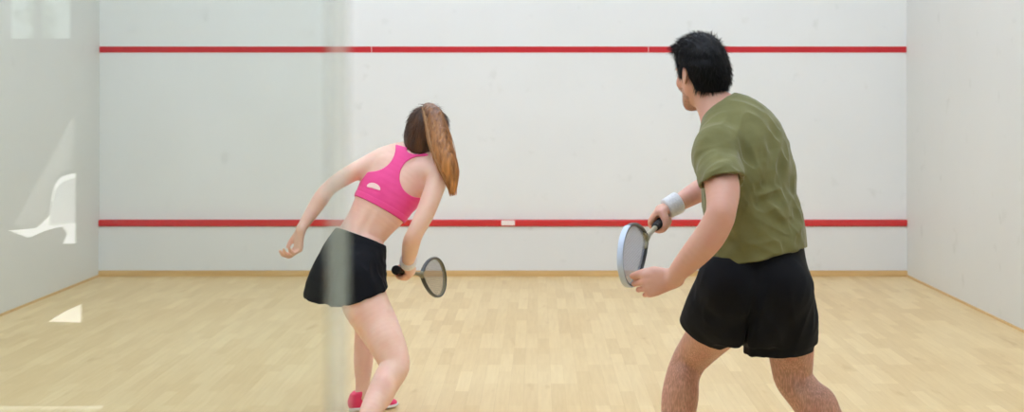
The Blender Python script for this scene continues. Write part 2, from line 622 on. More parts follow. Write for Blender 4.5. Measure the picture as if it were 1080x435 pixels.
# daylight outside: sky and the foliage seen through the panes
m = bpy.data.materials.new('daylight_outside'); m.use_nodes = True; nt = m.node_tree; nt.nodes.clear()
o_ = N(nt, 'ShaderNodeOutputMaterial'); e = N(nt, 'ShaderNodeEmission'); tc = N(nt, 'ShaderNodeTexCoord')
n_ = N(nt, 'ShaderNodeTexNoise', i_Scale=9, i_Detail=4); nt.links.new(tc.outputs['Object'], n_.inputs['Vector'])
nt.links.new(ramp(nt, n_.outputs[0], [(0.4, (0.25, 0.36, 0.26, 1)), (0.55, (0.85, 1.0, 0.95, 1))]), e.inputs[0]); e.inputs[1].default_value = 2.2
nt.links.new(e.outputs[0], o_.inputs[0]); M_day = m
M_reflglow = em('reflection_glow', (1, 0.99, 0.97, 1), 7.0)  # added glow for the bright patches mirrored in the pane


def holed(name, outer, holes, y0, th, mt, parent=None):
    """flat panel in an XZ plane with polygonal holes"""
    cu = bpy.data.curves.new(name, 'CURVE'); cu.dimensions = '2D'; cu.fill_mode = 'BOTH'; cu.extrude = th / 2
    for ring in [outer] + holes:
        s = cu.splines.new('POLY'); s.points.add(len(ring) - 1); s.use_cyclic_u = True
        for q, (x, z) in zip(s.points, ring):
            q.co = (x, z, 0, 1)
    t = bpy.data.objects.new('t', cu); COL.objects.link(t)
    dg = bpy.context.evaluated_depsgraph_get(); me = bpy.data.meshes.new_from_object(t.evaluated_get(dg))
    bpy.data.objects.remove(t); bpy.data.curves.remove(cu)
    co = np.empty(len(me.vertices) * 3); me.vertices.foreach_get('co', co); co = co.reshape(-1, 3)
    co = np.stack([co[:, 0], y0 + co[:, 2], co[:, 1]], 1); me.vertices.foreach_set('co', co.ravel()); me.flip_normals(); me.update(); me.name = name
    return link(name, me, mt, parent)


def rect(x0, x1, z0, z1):
    return [(x0, z0), (x1, z0), (x1, z1), (x0, z1)]


wx = [R(2, 0)[0], R(31, 0)[0], R(38, 0)[0], R(73, 0)[0]]; wz0 = R(0, 43)[1]; wz1 = 2.6
lowx0, lowx1 = R(-40, 0)[0], R(113, 0)[0]; lowz1 = R(0, 110)[1]
holed('wall_lobby_back', rect(XLL - T, XLR + T, 0, HL), [rect(wx[0], wx[3], wz0, wz1), rect(lowx0, lowx1, 0.004, lowz1)], LB - T / 2, T, M_lob)['kind'] = 'structure'
w1 = boxes('window_1', [(wx[0], wx[0] + .012, LB - .1, LB - .05, wz0, wz1), (wx[3] - .012, wx[3], LB - .1, LB - .05, wz0, wz1), (wx[1], wx[2], LB - .1, LB - .05, wz0, wz1),
                      (wx[0], wx[3], LB - .1, LB - .05, wz0, wz0 + .012), (wx[0], wx[3], LB - .1, LB - .05, wz1 - .012, wz1)], M_alu, kind='structure')
for a, b_ in ((wx[0] + .012, wx[1]), (wx[2], wx[3] - .012)):
    boxes('pane', [(a, b_, LB - .08, LB - .07, wz0 + .012, wz1 - .012)], M_day, w1)
w2 = boxes('added_window', [(lowx0, lowx0 + .02, LB - .14, LB - .1, 0.004, lowz1), (lowx1 - .02, lowx1, LB - .14, LB - .1, 0.004, lowz1), (lowx0, lowx1, LB - .14, LB - .1, lowz1 - .02, lowz1)], M_alu, kind='structure')  # added low window that holds the glow mirrored in the glass
boxes('pane', [(lowx0 + .02, lowx1 - .02, LB - .125, LB - .115, 0.005, lowz1 - .02)], M_reflglow, w2)  # glowing pane of the added low window
# made-up blind, its gaps cut to shape the bright reflections in the glass
hp = lambda pts: [R(*p) for p in pts]
gap_mid = hp([(10, 243), (32, 251), (50, 243), (66, 239), (72, 246), (67, 257), (82, 257), (82, 182), (66, 186), (57, 196), (54, 212), (53, 226), (40, 240)])
gap_floor = hp([(52, 339), (70, 339.5), (88, 340), (88, 320), (70, 328)])
gap_low = hp([(-25, 432.3), (108, 432.3), (112, 426.5), (60, 427.5), (-25, 427.5)])
gap_tri = hp([(17, 238), (38, 238), (51, 226), (52, 212), (55, 195), (64, 183), (80, 178), (80, 118)])
bl = holed('added_blind', rect(lowx0 - .03, lowx1 + .03, 0.006, lowz1 + .06), [gap_mid, gap_floor, gap_low, gap_tri], LB + .03, .02, plain('added_blind_cloth', srgb(196, 198, 192), 0.8))
tag(bl, 'added pale blind, gaps cut to shape bright reflections in the left glass', 'blind')


def sheer(name, tcol, keep):
    m = bpy.data.materials.new(name); m.use_nodes = True; nt = m.node_tree; nt.nodes.clear()
    o = N(nt, 'ShaderNodeOutputMaterial'); a = N(nt, 'ShaderNodeBsdfTransparent'); b = N(nt, 'ShaderNodeBsdfDiffuse'); b.inputs[0].default_value = tcol
    x = N(nt, 'ShaderNodeMixShader'); x.inputs[0].default_value = keep
    nt.links.new(a.outputs[0], x.inputs[1]); nt.links.new(b.outputs[0], x.inputs[2]); nt.links.new(x.outputs[0], o.inputs[0]); return m


grow = lambda pts: pts
holed('glow_sheer', hp([(14, 239.5), (40, 239.5), (53, 227), (54, 212), (57, 196), (66, 184), (81, 180), (81, 112)]), [], LB + .012, .004, sheer('dense_glow_sheer', srgb(210, 212, 205), 0.62), bl)  # added sheer, dims the glow to a faint reflected triangle
holed('glow_sheer', hp([(52, 238), (74, 236), (84, 234), (84, 186), (66, 192), (58, 200), (54, 214)]), [], LB + .006, .004, sheer('open_glow_sheer', srgb(210, 216, 212), 0.28), bl)  # added sheer, softens the glow inside the middle gap

# ceiling lamps of the court (above the frame) and of the lobby
M_lamp = em('lamp_diffuser', (0.80, 0.928, 1.16, 1), 12.75)
M_lamp2 = em('lobby_lamp_diffuser', (1.0, 0.98, 0.94, 1), 5.0)


def lamp(x, y, z, w, l, mt, label, group, name='ceiling_light'):
    r = empty(name, (x, y, z), label, 'ceiling light', group)
    t = 0.03
    boxes('frame', [(x - w / 2 - t, x - w / 2, y - l / 2 - t, y + l / 2 + t, z - .06, z), (x + w / 2, x + w / 2 + t, y - l / 2 - t, y + l / 2 + t, z - .06, z),
                    (x - w / 2, x + w / 2, y - l / 2 - t, y - l / 2, z - .06, z), (x - w / 2, x + w / 2, y + l / 2, y + l / 2 + t, z - .06, z)], M_alu, r)
    boxes('diffuser', [(x - w / 2, x + w / 2, y - l / 2, y + l / 2, z - .045, z - .02)], mt, r)


for y in (2.6, 5.5, 8.4):
    for x in (-2.0, -.27, 1.45):
        lamp(x, y, HC, 0.6, 1.5, M_lamp, 'long flat ceiling light above the squash court', 'ceiling lights above the court')
lamp(-2.2, -2.2, HL, 0.6, 1.2, M_lamp2, 'flat ceiling light of the lobby left of the camera', None)
lamp(1.2, -2.2, HL, 0.6, 1.2, M_lamp2, 'flat ceiling light of the lobby right of the camera', None)

w = bpy.data.worlds.new('World'); SC.world = w; w.use_nodes = True
w.node_tree.nodes['Background'].inputs[0].default_value = (0.8, 0.88, 1, 1); w.node_tree.nodes['Background'].inputs[1].default_value = 0.5

cam = bpy.data.cameras.new('camera'); co = bpy.data.objects.new('camera', cam); COL.objects.link(co); SC.camera = co
co.location = (0, 0, CH); co.rotation_euler = (math.pi / 2, 0, 0)
cam.sensor_width = 36; cam.lens = F / 1080 * 36; cam.clip_start = 0.02; cam.clip_end = 60
cam.shift_x = (540 - VX) / 1080; cam.shift_y = (VY - 217.5) / 1080
cam.dof.use_dof = True; cam.dof.focus_distance = 5.1; cam.dof.aperture_fstop = 4.2
cam.dof.aperture_blades = 0
vs = SC.view_settings; vs.view_transform = 'Standard'; vs.look = 'None'; vs.exposure = 0.0; vs.gamma = 1.0; vs.use_curve_mapping = False
SC.cycles.transparent_max_bounces = 16; SC.cycles.max_bounces = 10; SC.cycles.diffuse_bounces = 6
SC.cycles.sample_clamp_indirect = 8

# ================================================================== PEOPLE AND RACKETS
def rot(v, k, a):
    v = np.asarray(v, float); k = nrm(k)
    return v * math.cos(a) + np.cross(k, v) * math.sin(a) + k * (k @ v) * (1 - math.cos(a))


def ortho(v, k):
    k = nrm(k); v = np.asarray(v, float)
    return nrm(v - (v @ k) * k)


def S(lst):
    """stations from measured points: (px, py, depth, a[, b])"""
    return [(P(q[0], q[1], q[2]), q[3], q[4] if len(q) > 4 else q[3]) for q in lst]


def head_node(H, f, u, s=1.0, female=False):
    u = nrm(u); f = ortho(f, u); r = np.cross(f, u)
    fr = np.array([r, f, u])
    L = lambda a, b, c: H + (a * r + b * f + c * u) * s
    E = lambda a, b, c, x, y, z, fr_=fr: Ell(L(a, b, c), V(x, y, z) * s, fr_)
    jw = 0.92 if female else 1.0
    it = [(E(0, -.012, .022, .077, .097, .09), 0),
          (E(0, .030, -.030, .060, .062, .078), .03),
          (Loft([(L(-.056 * jw, -.004, -.045), .017 * s, .017 * s), (L(-.046 * jw, .03, -.082), .017 * s, .017 * s), (L(-.018, .074, -.107), .016 * s, .016 * s),
                 (L(.018, .074, -.107), .016 * s, .016 * s), (L(.046 * jw, .03, -.082), .017 * s, .017 * s), (L(.056 * jw, -.004, -.045), .017 * s, .017 * s)], u, 3), .03),
          (E(0, .06, -.08, .036, .028, .03), .02)]
    for q in (-1, 1):
        it += [(E(q * .043, .062, -.024, .022, .02, .022), .02), (E(q * .028, .084, .029, .024, .012, .009), .012)]
    it += [(Loft([(L(0, .088, .022), .008 * s, .010 * s), (L(0, .101, -.006), .009 * s, .010 * s), (L(0, .112, -.028), .012 * s, .011 * s)], r, 3), .010),
           (E(-.011, .102, -.032, .009, .010, .008), .006), (E(.011, .102, -.032, .009, .010, .008), .006),
           (E(0, .092, -.058, .024, .010, .0055), .006), (E(0, .090, -.067, .020, .010, .006), .005)]
    nd = U(it)
    cuts = [(E(q * .031, .101, .008, .015, .012, .011), .010) for q in (-1, 1)] + [(E(0, .106, -.0625, .024, .012, .0016), .003)]
    nd = Sub(nd, cuts)
    ex = [(nd, 0)]
    for q in (-1, 1):
        ex.append((E(q * .031, .082, .008, .0135, .0135, .0135), .004))
        ear = Ell(L(q * .081, -.012, -.002), V(.0085, .020, .033) * s, np.array([rot(rot(r, u, q * .35), f, -q * .12), rot(f, u, q * .35), u]))
        cut = Ell(L(q * .092, -.008, .002), V(.010, .011, .020) * s, np.array([r, f, u]))
        ex.append((Sub(ear, [cut], .004), .005))
    return U(ex), fr, L


def hand_node(W, d, n, t, s=1.0, curls=None, thumb=None, splay=0.04):
    """open or curled hand: d = wrist to knuckles, n = side the palm faces, t = thumb side"""
    d = nrm(d); n = ortho(n, d); t = ortho(t - (t @ n) * n, d)
    L = lambda a, b, c: W + (a * d + b * t + c * n) * s
    palm = Loft([(L(-.012, 0, 0), .024 * s, .019 * s), (L(0, 0, 0), .028 * s, .020 * s), (L(.03, .002, .001), .036 * s, .0175 * s), (L(.065, .001, 0), .041 * s, .0155 * s), (L(.088, 0, 0), .039 * s, .012 * s)], t, 3)
    fl = [(.046, .028, .022), (.050, .031, .023), (.046, .029, .022), (.036, .021, .019)]
    cu = curls or [(.5, .7, .4)] * 4
    fing = []
    for i in range(4):
        off = (.0305, .0105, -.0105, -.030)[i]; st = L((.089, .094, .090, .082)[i], off, -.001)
        pts = [(L(.06, off * .9, 0), .009 * s), (st, (.0105, .0105, .010, .009)[i] * s)]
        dr = nrm(d + t * splay * (1.5 - i)); k = np.cross(d, n); a = 0; p = st
        for j in range(3):
            a += cu[i][j]
            q = rot(dr, k, a)
            p = p + q * fl[i][j] * s
            rr = (.0092, .0084, .0068)[j] * (1, 1, .97, .88)[i] * s
            if j < 2:
                pts.append((p - q * .006 * s, rr * .97)); pts.append((p, rr * 1.06))
            else:
                pts.append((p, rr))
        fing.append((Loft([(a_, b_, b_) for a_, b_ in pts], t, 2), .0015))
    th = thumb or [(.022, .024, .006), (.050, .046, .016), (.078, .050, .022), (.100, .047, .026)]
    tr = [.016, .0135, .0115, .009]
    T_ = Loft([(L(*q), rr * s, rr * s) for q, rr in zip(th, tr)], n, 4)
    web = Loft([(L(.04, .02, .004), .013 * s, .013 * s), (L(.055, .036, .01), .011 * s, .011 * s)], n, 2)
    return U([(palm, 0), (U(fing), .007), (T_, .008), (web, .012)])


def grip_node(W, G, h, s=1.0, rg=.0165):
    """right hand closed round a handle: h points from the butt to the head, G = middle of the fist"""
    h = nrm(h); g = ortho(G - W, h); p = np.cross(g, h)          # p = back of the hand
    C = lambda phi, rad, o: G + h * o + (math.cos(phi) * p + math.sin(phi) * g) * rad
    R_ = math.radians
    fing = []
    for i in range(4):
        o = (.030, .010, -.010, -.029)[i] * s; fr_ = (.0098, .0098, .0094, .0084)[i] * s
        ang = [(-20, .012), (35, .016), (75, .015), (120, .0125), (165, .011), (205, .0095), (240, .008)]
        st = [(C(R_(a), rg + x * s, o + (0.004 * (k - 3)) * .5), fr_ * (1.12, 1.1, 1.02, .98, .95, .88, .78)[k]) for k, (a, x) in enumerate(ang)]
        fing.append((Loft([(a, b, b) for a, b in st], h, 3), .0015))
    kn = C(R_(25), rg + .014 * s, 0)
    pm = C(R_(-45), rg + .018 * s, -.002)
    palm = Loft([(W + (W - pm) * .3, .027 * s, .021 * s), (W, .028 * s, .021 * s), (W + (pm - W) * .55, .033 * s, .020 * s), (pm, .040 * s, .017 * s), (kn, .040 * s, .013 * s)], h, 4)
    th = [C(R_(-75), rg + .020 * s, .028 * s), C(R_(-110), rg + .014 * s, .042 * s), C(R_(-150), rg + .011 * s, .050 * s), C(R_(-185), rg + .009 * s, .052 * s), C(R_(-212), rg + .008 * s, .050 * s)]
    T_ = Loft([(q, r_ * s, r_ * s) for q, r_ in zip(th, (.017, .014, .0115, .0105, .0085))], h, 4)
    return U([(palm, 0), (U(fing), .006), (T_, .008)])


def mesh_part(name, node, mt, parent, h=.003, smooth=2):
    return link(name, mesh_sdf(name, node, h, smooth), mt, parent)


# ------------------------------------------------------------------ racket
M_grip = noise_mat('black_grip_tape', srgb(22, 22, 22), srgb(34, 34, 34), scale=60, rough=0.8)
M_dark = plain('dark_carbon', srgb(34, 36, 36), 0.32)
M_olive = plain('khaki_lacquer', srgb(120, 112, 78), 0.35)
M_silver = plain('silver_shaft', srgb(170, 165, 140), 0.3, Metallic=0.4)
M_pale = plain('pale_blue_bumper', srgb(196, 208, 226), 0.4)
M_str = plain('pale_strings', srgb(168, 174, 196), 0.5)
M_strw = plain('grey_strings_w', srgb(140, 132, 124), 0.5)


def racket(B, h, wd, label, M_frame, M_shaft, M_string, bumper=None, bump_range=(0.5, 1.5), head_w=.1, stripe=None, inner=None):
    h = nrm(h); wd = ortho(wd, h); n = np.cross(h, wd)
    base = Vector(B)
    r = empty('squash_racket', base, label, 'racket')

    def W3(a, s, o=0.0):
        return B + wd * a + h * s + n * o
    s0, s1 = .345, .685

    def outline(th, k=1.0):
        e = (s1 - s0) / 2
        return head_w * k * np.sin(th) * np.abs(np.sin(th / 2)) ** 0.55, s0 + e - e * np.cos(th) * (k if k < 1 else 1)

    def hoop(name, a0, a1, m_, hin, hn, mt, off=0.0, par=r, closed=False):
        th = np.linspace(a0, a1, m_, endpoint=not closed)
        w_, s_ = outline(th)
        c = np.stack([w_, s_], 1)
        tn = np.roll(c, -1, 0) - np.roll(c, 1, 0) if closed else np.gradient(c, axis=0)
        tn /= np.linalg.norm(tn, axis=1)[:, None]
        nin = np.stack([-tn[:, 1], tn[:, 0]], 1)     # in-plane normal
        K = 12; an = np.arange(K) * 2 * math.pi / K
        sx = np.sign(np.cos(an)) * np.abs(np.cos(an)) ** .7; sy = np.sign(np.sin(an)) * np.abs(np.sin(an)) ** .7
        vs_ = []
        for i in range(len(th)):
            for j in range(K):
                q = c[i] + nin[i] * (hin * sx[j] + off)
                vs_.append(W3(q[0], q[1], hn * sy[j]))
        idx = np.arange(len(th) * K).reshape(-1, K); nx = np.roll(idx, -1, 1)
        if closed:
            qd = np.stack([idx, nx, np.roll(nx, -1, 0), np.roll(idx, -1, 0)], -1).reshape(-1, 4)
        else:
            qd = np.stack([idx[:-1], nx[:-1], nx[1:], idx[1:]], -1).reshape(-1, 4)
        me = raw_mesh(name, vs_, qd)
        if not closed:
            bm = bmesh.new(); bm.from_mesh(me); bmesh.ops.holes_fill(bm, edges=[e for e in bm.edges if e.is_boundary]); bm.to_mesh(me); bm.free()
        return link(name, me, mt, par)
    fr_ = hoop('frame', 0, 2 * math.pi, 96, .0052, .0095, M_frame, closed=True)
    if bumper is not None:
        b_ = hoop('bumper', bump_range[0] * math.pi, bump_range[1] * math.pi, 60, .0026, .0101, bumper, off=-.0042)
        b_['label'] = 'pale bumper strip over the top of the frame'
    if stripe is not None:
        hoop('frame_stripe', .30 * math.pi, 1.70 * math.pi, 70, .0022, .0060, stripe, off=.0048)['label'] = 'lighter stripe inside the frame'
    # strings
    pa = []
    for a in np.arange(-head_w * .92, head_w * .92, .0095):
        th = np.linspace(0, math.pi, 400); w_, s_ = outline(th); ok = w_ > abs(a) + .003
        if ok.sum() > 2:
            pa.append([W3(a, s_[ok].min()), W3(a, (s_[ok].min() + s_[ok].max()) / 2, .0006), W3(a, s_[ok].max())])
    for s_v in np.arange(s0 + .03, s1 - .006, .0095):
        th = np.linspace(0, math.pi, 800); w_, s_ = outline(th); i = np.argmin(np.abs(s_ - s_v)); a = w_[i]
        pa.append([W3(-a, s_v), W3(0, s_v, -.0006), W3(a, s_v)])
    vv, qq = tube_arrays(np.array(pa), .00075, 5)
    st = link('strings', raw_mesh('strings', vv, qq), M_string, r)
    # shaft, throat, grip
    sh = U([(Loft([(W3(0, .19), .0085, .0095), (W3(0, .27), .008, .009), (W3(0, s0 - .012), .0095, .0095), (W3(0, s0 + .006), .012, .010)], wd, 4), 0),
            (Loft([(W3(-.002, s0 - .015), .006, .008), (W3(-.024, s0 + .035), .005, .009)], wd, 2), .01),
            (Loft([(W3(.002, s0 - .015), .006, .008), (W3(.024, s0 + .035), .005, .009)], wd, 2), .01)])
    mesh_part('shaft', sh, M_shaft, r, .0015, 1)
    gp = Disp(Loft([(W3(0, .004), .0195, .0205), (W3(0, .014), .0200, .0210), (W3(0, .03), .0150, .0160), (W3(0, .10), .0148, .0158), (W3(0, .195), .0140, .0150), (W3(0, .212), .011, .012)], wd, 4, caps=.35),
              lambda X: .0007 * np.sign(np.sin(((X - B) @ h) * 2 * math.pi / .022 + np.arctan2((X - B) @ n, (X - B) @ wd))), .002)
    mesh_part('grip', gp, M_grip, r, .0018, 1)
    return r


# ------------------------------------------------------------------ shoe
def shoe(parent, heel, d, up, side_r, length, M_up, M_sole, M_lace, lift=None, s=1.0):
    """heel = floor point under the back of the heel, d = heel to toe"""
    d = nrm(d); up = ortho(up, d); r = np.cross(d, up); k = length / .28
    L = lambda a, b, c: heel + (a * d + b * r + c * up) * k
    q = side_r
    sole = Inter([Loft([(L(.025, 0, .016), .030 * k, .019 * k), (L(.07, 0, .016), .033 * k, .017 * k), (L(.13, .003 * q, .014), .036 * k, .015 * k), (L(.20, .004 * q, .014), .046 * k, .015 * k), (L(.245, 0, .017), .040 * k, .014 * k), (L(.262, -.004 * q, .021), .026 * k, .012 * k)], r, 4),
                  Half(L(0, 0, .0025), -up), Half(L(0, 0, .027), up)], .004)
    upn = Inter([U([(Loft([(L(.03, 0, .045), .030 * k, .034 * k), (L(.07, 0, .047), .033 * k, .040 * k), (L(.12, .002 * q, .044), .036 * k, .036 * k), (L(.18, .004 * q, .034), .042 * k, .027 * k), (L(.23, 0, .029), .038 * k, .020 * k), (L(.25, -.003 * q, .027), .028 * k, .016 * k)], r, 4), 0),
                    (Loft([(L(.035, 0, .06), .031 * k, .031 * k), (L(.055, 0, .088), .038 * k, .042 * k)], r, 3), .01)]),
                 Half(L(0, 0, .020), -up), Half(L(0.05, 0, .104), nrm(up * .95 - d * .3))], .004)
    u_ = mesh_part('shoe', upn, M_up, parent, .0025)
    mesh_part('sole', sole, M_sole, u_, .0025)
    lac = []
    for i in range(5):
        a = .105 + i * .016; z = .082 - i * .0075
        ts = np.linspace(-1, 1, 7)
        lac.append([L(a + (.004 if i % 2 else -.004) * t, t * .020, z + .002 - .012 * t * t) for t in ts])
    vv, qq = tube_arrays(np.array(lac), .0024 * k, 6)
    link('laces', raw_mesh('laces', vv, qq), M_lace, u_)
    return u_

# ------------------------------------------------------------------ skin and cloth materials
def skin(name, c0, c1, c2, hair_shade=None):
    m, nt, b, out = mat(name)
    tc = N(nt, 'ShaderNodeTexCoord')
    n1 = N(nt, 'ShaderNodeTexNoise', i_Scale=7, i_Detail=3); nt.links.new(tc.outputs['Object'], n1.inputs['Vector'])
    col = ramp(nt, n1.outputs[0], [(0.32, c0), (0.5, c1), (0.7, c2)])
    if hair_shade:
        # leg hair flecks; the brown also paints in the legs' shade, stronger downwards
        z0, z1, k, hc = hair_shade
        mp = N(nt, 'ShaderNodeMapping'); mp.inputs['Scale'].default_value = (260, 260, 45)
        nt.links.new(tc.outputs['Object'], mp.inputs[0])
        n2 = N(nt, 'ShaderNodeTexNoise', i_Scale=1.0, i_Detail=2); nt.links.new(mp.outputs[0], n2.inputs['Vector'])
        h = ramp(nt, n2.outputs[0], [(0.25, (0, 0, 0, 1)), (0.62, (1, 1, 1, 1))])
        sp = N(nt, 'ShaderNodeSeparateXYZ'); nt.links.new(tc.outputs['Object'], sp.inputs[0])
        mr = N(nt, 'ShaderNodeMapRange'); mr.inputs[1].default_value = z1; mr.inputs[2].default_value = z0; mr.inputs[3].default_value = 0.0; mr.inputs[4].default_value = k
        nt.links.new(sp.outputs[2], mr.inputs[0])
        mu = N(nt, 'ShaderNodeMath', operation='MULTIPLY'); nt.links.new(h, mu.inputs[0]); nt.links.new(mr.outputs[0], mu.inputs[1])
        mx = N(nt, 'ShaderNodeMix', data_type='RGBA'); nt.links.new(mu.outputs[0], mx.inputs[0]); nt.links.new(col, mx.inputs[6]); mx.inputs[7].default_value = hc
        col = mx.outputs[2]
    nt.links.new(col, b.inputs['Base Color'])
    b.inputs['Roughness'].default_value = 0.48; b.inputs['Subsurface Weight'].default_value = 0.25
    b.inputs['Subsurface Radius'].default_value = (1, .35, .2); b.inputs['Subsurface Scale'].default_value = .01
    n3 = N(nt, 'ShaderNodeTexNoise', i_Scale=220, i_Detail=2); nt.links.new(tc.outputs['Object'], n3.inputs['Vector'])
    bp = N(nt, 'ShaderNodeBump', i_Strength=.12, i_Distance=.001); nt.links.new(n3.outputs[0], bp.inputs['Height']); nt.links.new(bp.outputs[0], b.inputs['Normal'])
    return m


M_skin_m = skin('skin_tanned', srgb(220, 164, 140), srgb(226, 174, 152), srgb(224, 162, 144), hair_shade=(.50, .80, .6, srgb(142, 98, 72)))
M_skin_w = skin('skin_fair', srgb(238, 190, 164), srgb(243, 202, 180), srgb(240, 190, 172))
M_shirt = noise_mat('olive_cotton', srgb(130, 127, 82), srgb(119, 116, 73), scale=14, rough=.85, bump=.25, bscale=500, sheen=.25, spec=.2)
M_black = noise_mat('black_polyester', srgb(11, 12, 17), srgb(16, 17, 23), scale=10, rough=.75, bump=.2, bscale=400, spec=.2)
M_pink = noise_mat('pink_lycra', srgb(250, 86, 158), srgb(245, 76, 148), scale=12, rough=.6, bump=.1, bscale=500, sheen=.2, spec=.3)
M_logo = plain('pale_print', srgb(252, 214, 206), .6)
M_band = noise_mat('white_towelling', srgb(240, 240, 242), srgb(228, 229, 234), scale=150, rough=.9, bump=.6, bscale=300)
M_hairm = noise_mat('black_hair', srgb(9, 8, 9), srgb(16, 14, 15), scale=40, rough=.6, stretch=(1, 1, .3), spec=.25)
M_hairw = noise_mat('brown_hair', srgb(62, 38, 26), srgb(98, 64, 42), scale=45, rough=.38, stretch=(1, 1, .15))
M_tail = noise_mat('golden_brown_hair', srgb(136, 88, 48), srgb(206, 144, 84), scale=85, rough=.36, stretch=(1, 1, .04), detail=2)
# the hair lightens from brown roots to golden ends
nt_ = M_tail.node_tree; tc_ = N(nt_, 'ShaderNodeTexCoord'); sp_ = N(nt_, 'ShaderNodeSeparateXYZ'); nt_.links.new(tc_.outputs['Object'], sp_.inputs[0])
mr_ = N(nt_, 'ShaderNodeMapRange'); mr_.inputs[1].default_value = 1.38; mr_.inputs[2].default_value = 1.03; nt_.links.new(sp_.outputs[2], mr_.inputs[0])
om_ = ramp(nt_, mr_.outputs[0], [(0, (.42, .40, .42, 1)), (.45, (.85, .82, .8, 1)), (1, (1.25, 1.22, 1.15, 1))])
bs_ = nt_.nodes['Principled BSDF']; src_ = bs_.inputs['Base Color'].links[0].from_socket
mx_ = N(nt_, 'ShaderNodeMix', data_type='RGBA', blend_type='MULTIPLY'); mx_.inputs[0].default_value = 1
nt_.links.new(src_, mx_.inputs[6]); nt_.links.new(om_, mx_.inputs[7]); nt_.links.new(mx_.outputs[2], bs_.inputs['Base Color'])
M_light = noise_mat('blond_streak', srgb(206, 164, 120), srgb(188, 142, 96), scale=60, rough=.36, stretch=(1, 1, .1))
M_eye = plain('eye_white', srgb(235, 232, 228), .15)
M_iris = plain('brown_iris', srgb(70, 45, 30), .15)
M_shoe = noise_mat('hot_pink_mesh', srgb(250, 72, 124), srgb(244, 60, 112), scale=40, rough=.6, bump=.3, bscale=300)
M_solew = plain('white_rubber', srgb(240, 240, 240), .5)
M_shoem = noise_mat('grey_mesh', srgb(70, 74, 82), srgb(58, 60, 68), scale=40, rough=.6, bump=.3, bscale=300)
M_lace = plain('white_lace', srgb(238, 238, 238), .8)
M_sock = noise_mat('white_sock', srgb(235, 235, 235), srgb(224, 224, 224), scale=60, rough=.9, bump=.4, bscale=200)
M_tie = plain('hair_tie', srgb(40, 28, 24), .7)


def eyes(parent, L, f, s):
    for q in (-1, 1):
        c = L(q * .031, .0835, .008)
        e = mesh_part('eye', Ell(c, V(1, 1, 1) * .0125 * s), M_eye, parent, .0015, 1)
        mesh_part('iris', Inter([Ell(c + f * .0008, V(1, 1, 1) * .0125 * s), Half(c + f * .0108 * s, -f)]), M_iris, e, .0008, 0)


# ================================================================== THE MAN
def yaw(th):      # right-hand side of somebody facing (-sin, cos)
    t = math.radians(th); return V(math.cos(t), math.sin(t), 0)


man = empty('person', Vector((.75, 4.42, 0)), 'person with black hair in an olive green t-shirt and black shorts, holding a racket', 'person')
T_m = S([(797, 328, 4.40, .11, .09), (797, 312, 4.39, .16, .12), (797, 285, 4.40, .155, .12), (797, 250, 4.41, .150, .122), (791, 215, 4.42, .165, .125),
         (787, 180, 4.44, .178, .13), (780, 150, 4.45, .172, .118), (771, 131, 4.46, .12, .09), (761, 119, 4.465, .06, .06)])
side_m = [yaw(a) for a in (20, 20, 24, 34, 44, 50, 52, 52, 52)]
torso_m = Loft(T_m, side_m, 4)
shL, elL = (755, 159, 4.30), (761, 221, 4.11)
armL = Loft(S([(768, 150, 4.37, .046), shL + (.060,), (757, 175, 4.24, .056), (762, 200, 4.16, .054), (761, 220, 4.11, .047), (758, 232, 4.10, .047), (748, 250, 4.11, .048), (733, 268, 4.13, .043), (718, 284, 4.16, .033, .033), (710, 294, 4.18, .029, .025)]), V(0, -1, .2), 4)
armR = Loft(S([(790, 140, 4.55, .055), (798, 152, 4.62, .058), (786, 168, 4.74, .052), (770, 184, 4.86, .043), (752, 194, 4.84, .043), (735, 203, 4.80, .039), (718, 213, 4.765, .031), (708, 218, 4.75, .028, .024)]), V(0, 0, 1), 4)
Gm = P(697.5, 233, 4.74); tipm = P(655, 281, 4.21); hm = nrm(tipm - Gm); Bm = Gm - hm * .115
WRm = P(708, 218, 4.75)
WLm = P(711, 295, 4.18)
handR_m = grip_node(WRm, Gm, hm, 1.0)
handL_m = hand_node(WLm, nrm(P(681, 301, 4.19) - WLm), V(.15, 1, -.1), V(0, 0, 1), 1.0,
                    splay=.0,
                    curls=[(.75, 1.0, .6), (.85, 1.05, .6), (.92, 1.1, .6), (1.0, 1.1, .6)],
                    thumb=[(.02, .022, .004), (.055, .038, .006), (.095, .040, .012), (.128, .036, .018)])
Hm = P(740, 78, 4.52)
um = nrm(V(-.10, .06, 1)); fm = nrm(V(-.47, .88, -.06))
head_m, frm, Lm = head_node(Hm, fm, um, .95)
fm = frm[1]; rm = frm[0]; um = frm[2]
neck_m = Loft([(P(767, 134, 4.45), .062, .062), (P(759, 121, 4.465), .059, .060), (P(750, 106, 4.49), .056, .058), (P(745, 94, 4.505), .056, .058), (Lm(0, -.02, -.03), .058, .06)], rm, 4)
legL_m = Loft(S([(778, 312, 4.36, .10, .11), (768, 330, 4.42, .095), (750, 352, 4.52, .078), (735, 370, 4.60, .066), (727, 381, 4.62, .060), (720, 398, 4.615, .058), (717, 420, 4.61, .063), (715, 445, 4.60, .056), (713, 475, 4.60, .040), (712, 503, 4.60, .036)]), V(1, .2, 0), 4)
legR_m = Loft(S([(820, 312, 4.40, .10, .11), (827, 335, 4.41, .098), (833, 362, 4.43, .080), (835, 382, 4.44, .071), (837, 399, 4.44, .064), (848, 415, 4.43, .062), (866, 438, 4.42, .064), (888, 466, 4.42, .050), (908, 490, 4.42, .038), (917, 502, 4.42, .036)]), V(1, .1, 0), 4)
footR_m = Loft([(P(915, 500, 4.42), .036, .036), (P(919, 508, 4.44), .034, .036), (P(912, 520, 4.54), .036, .024)], V(1, 0, 0), 3)
footL_m = Loft([(P(712, 503, 4.60), .036, .036), (P(709, 512, 4.63), .036, .03), (P(703, 514, 4.72), .038, .022)], V(1, 0, 0), 3)
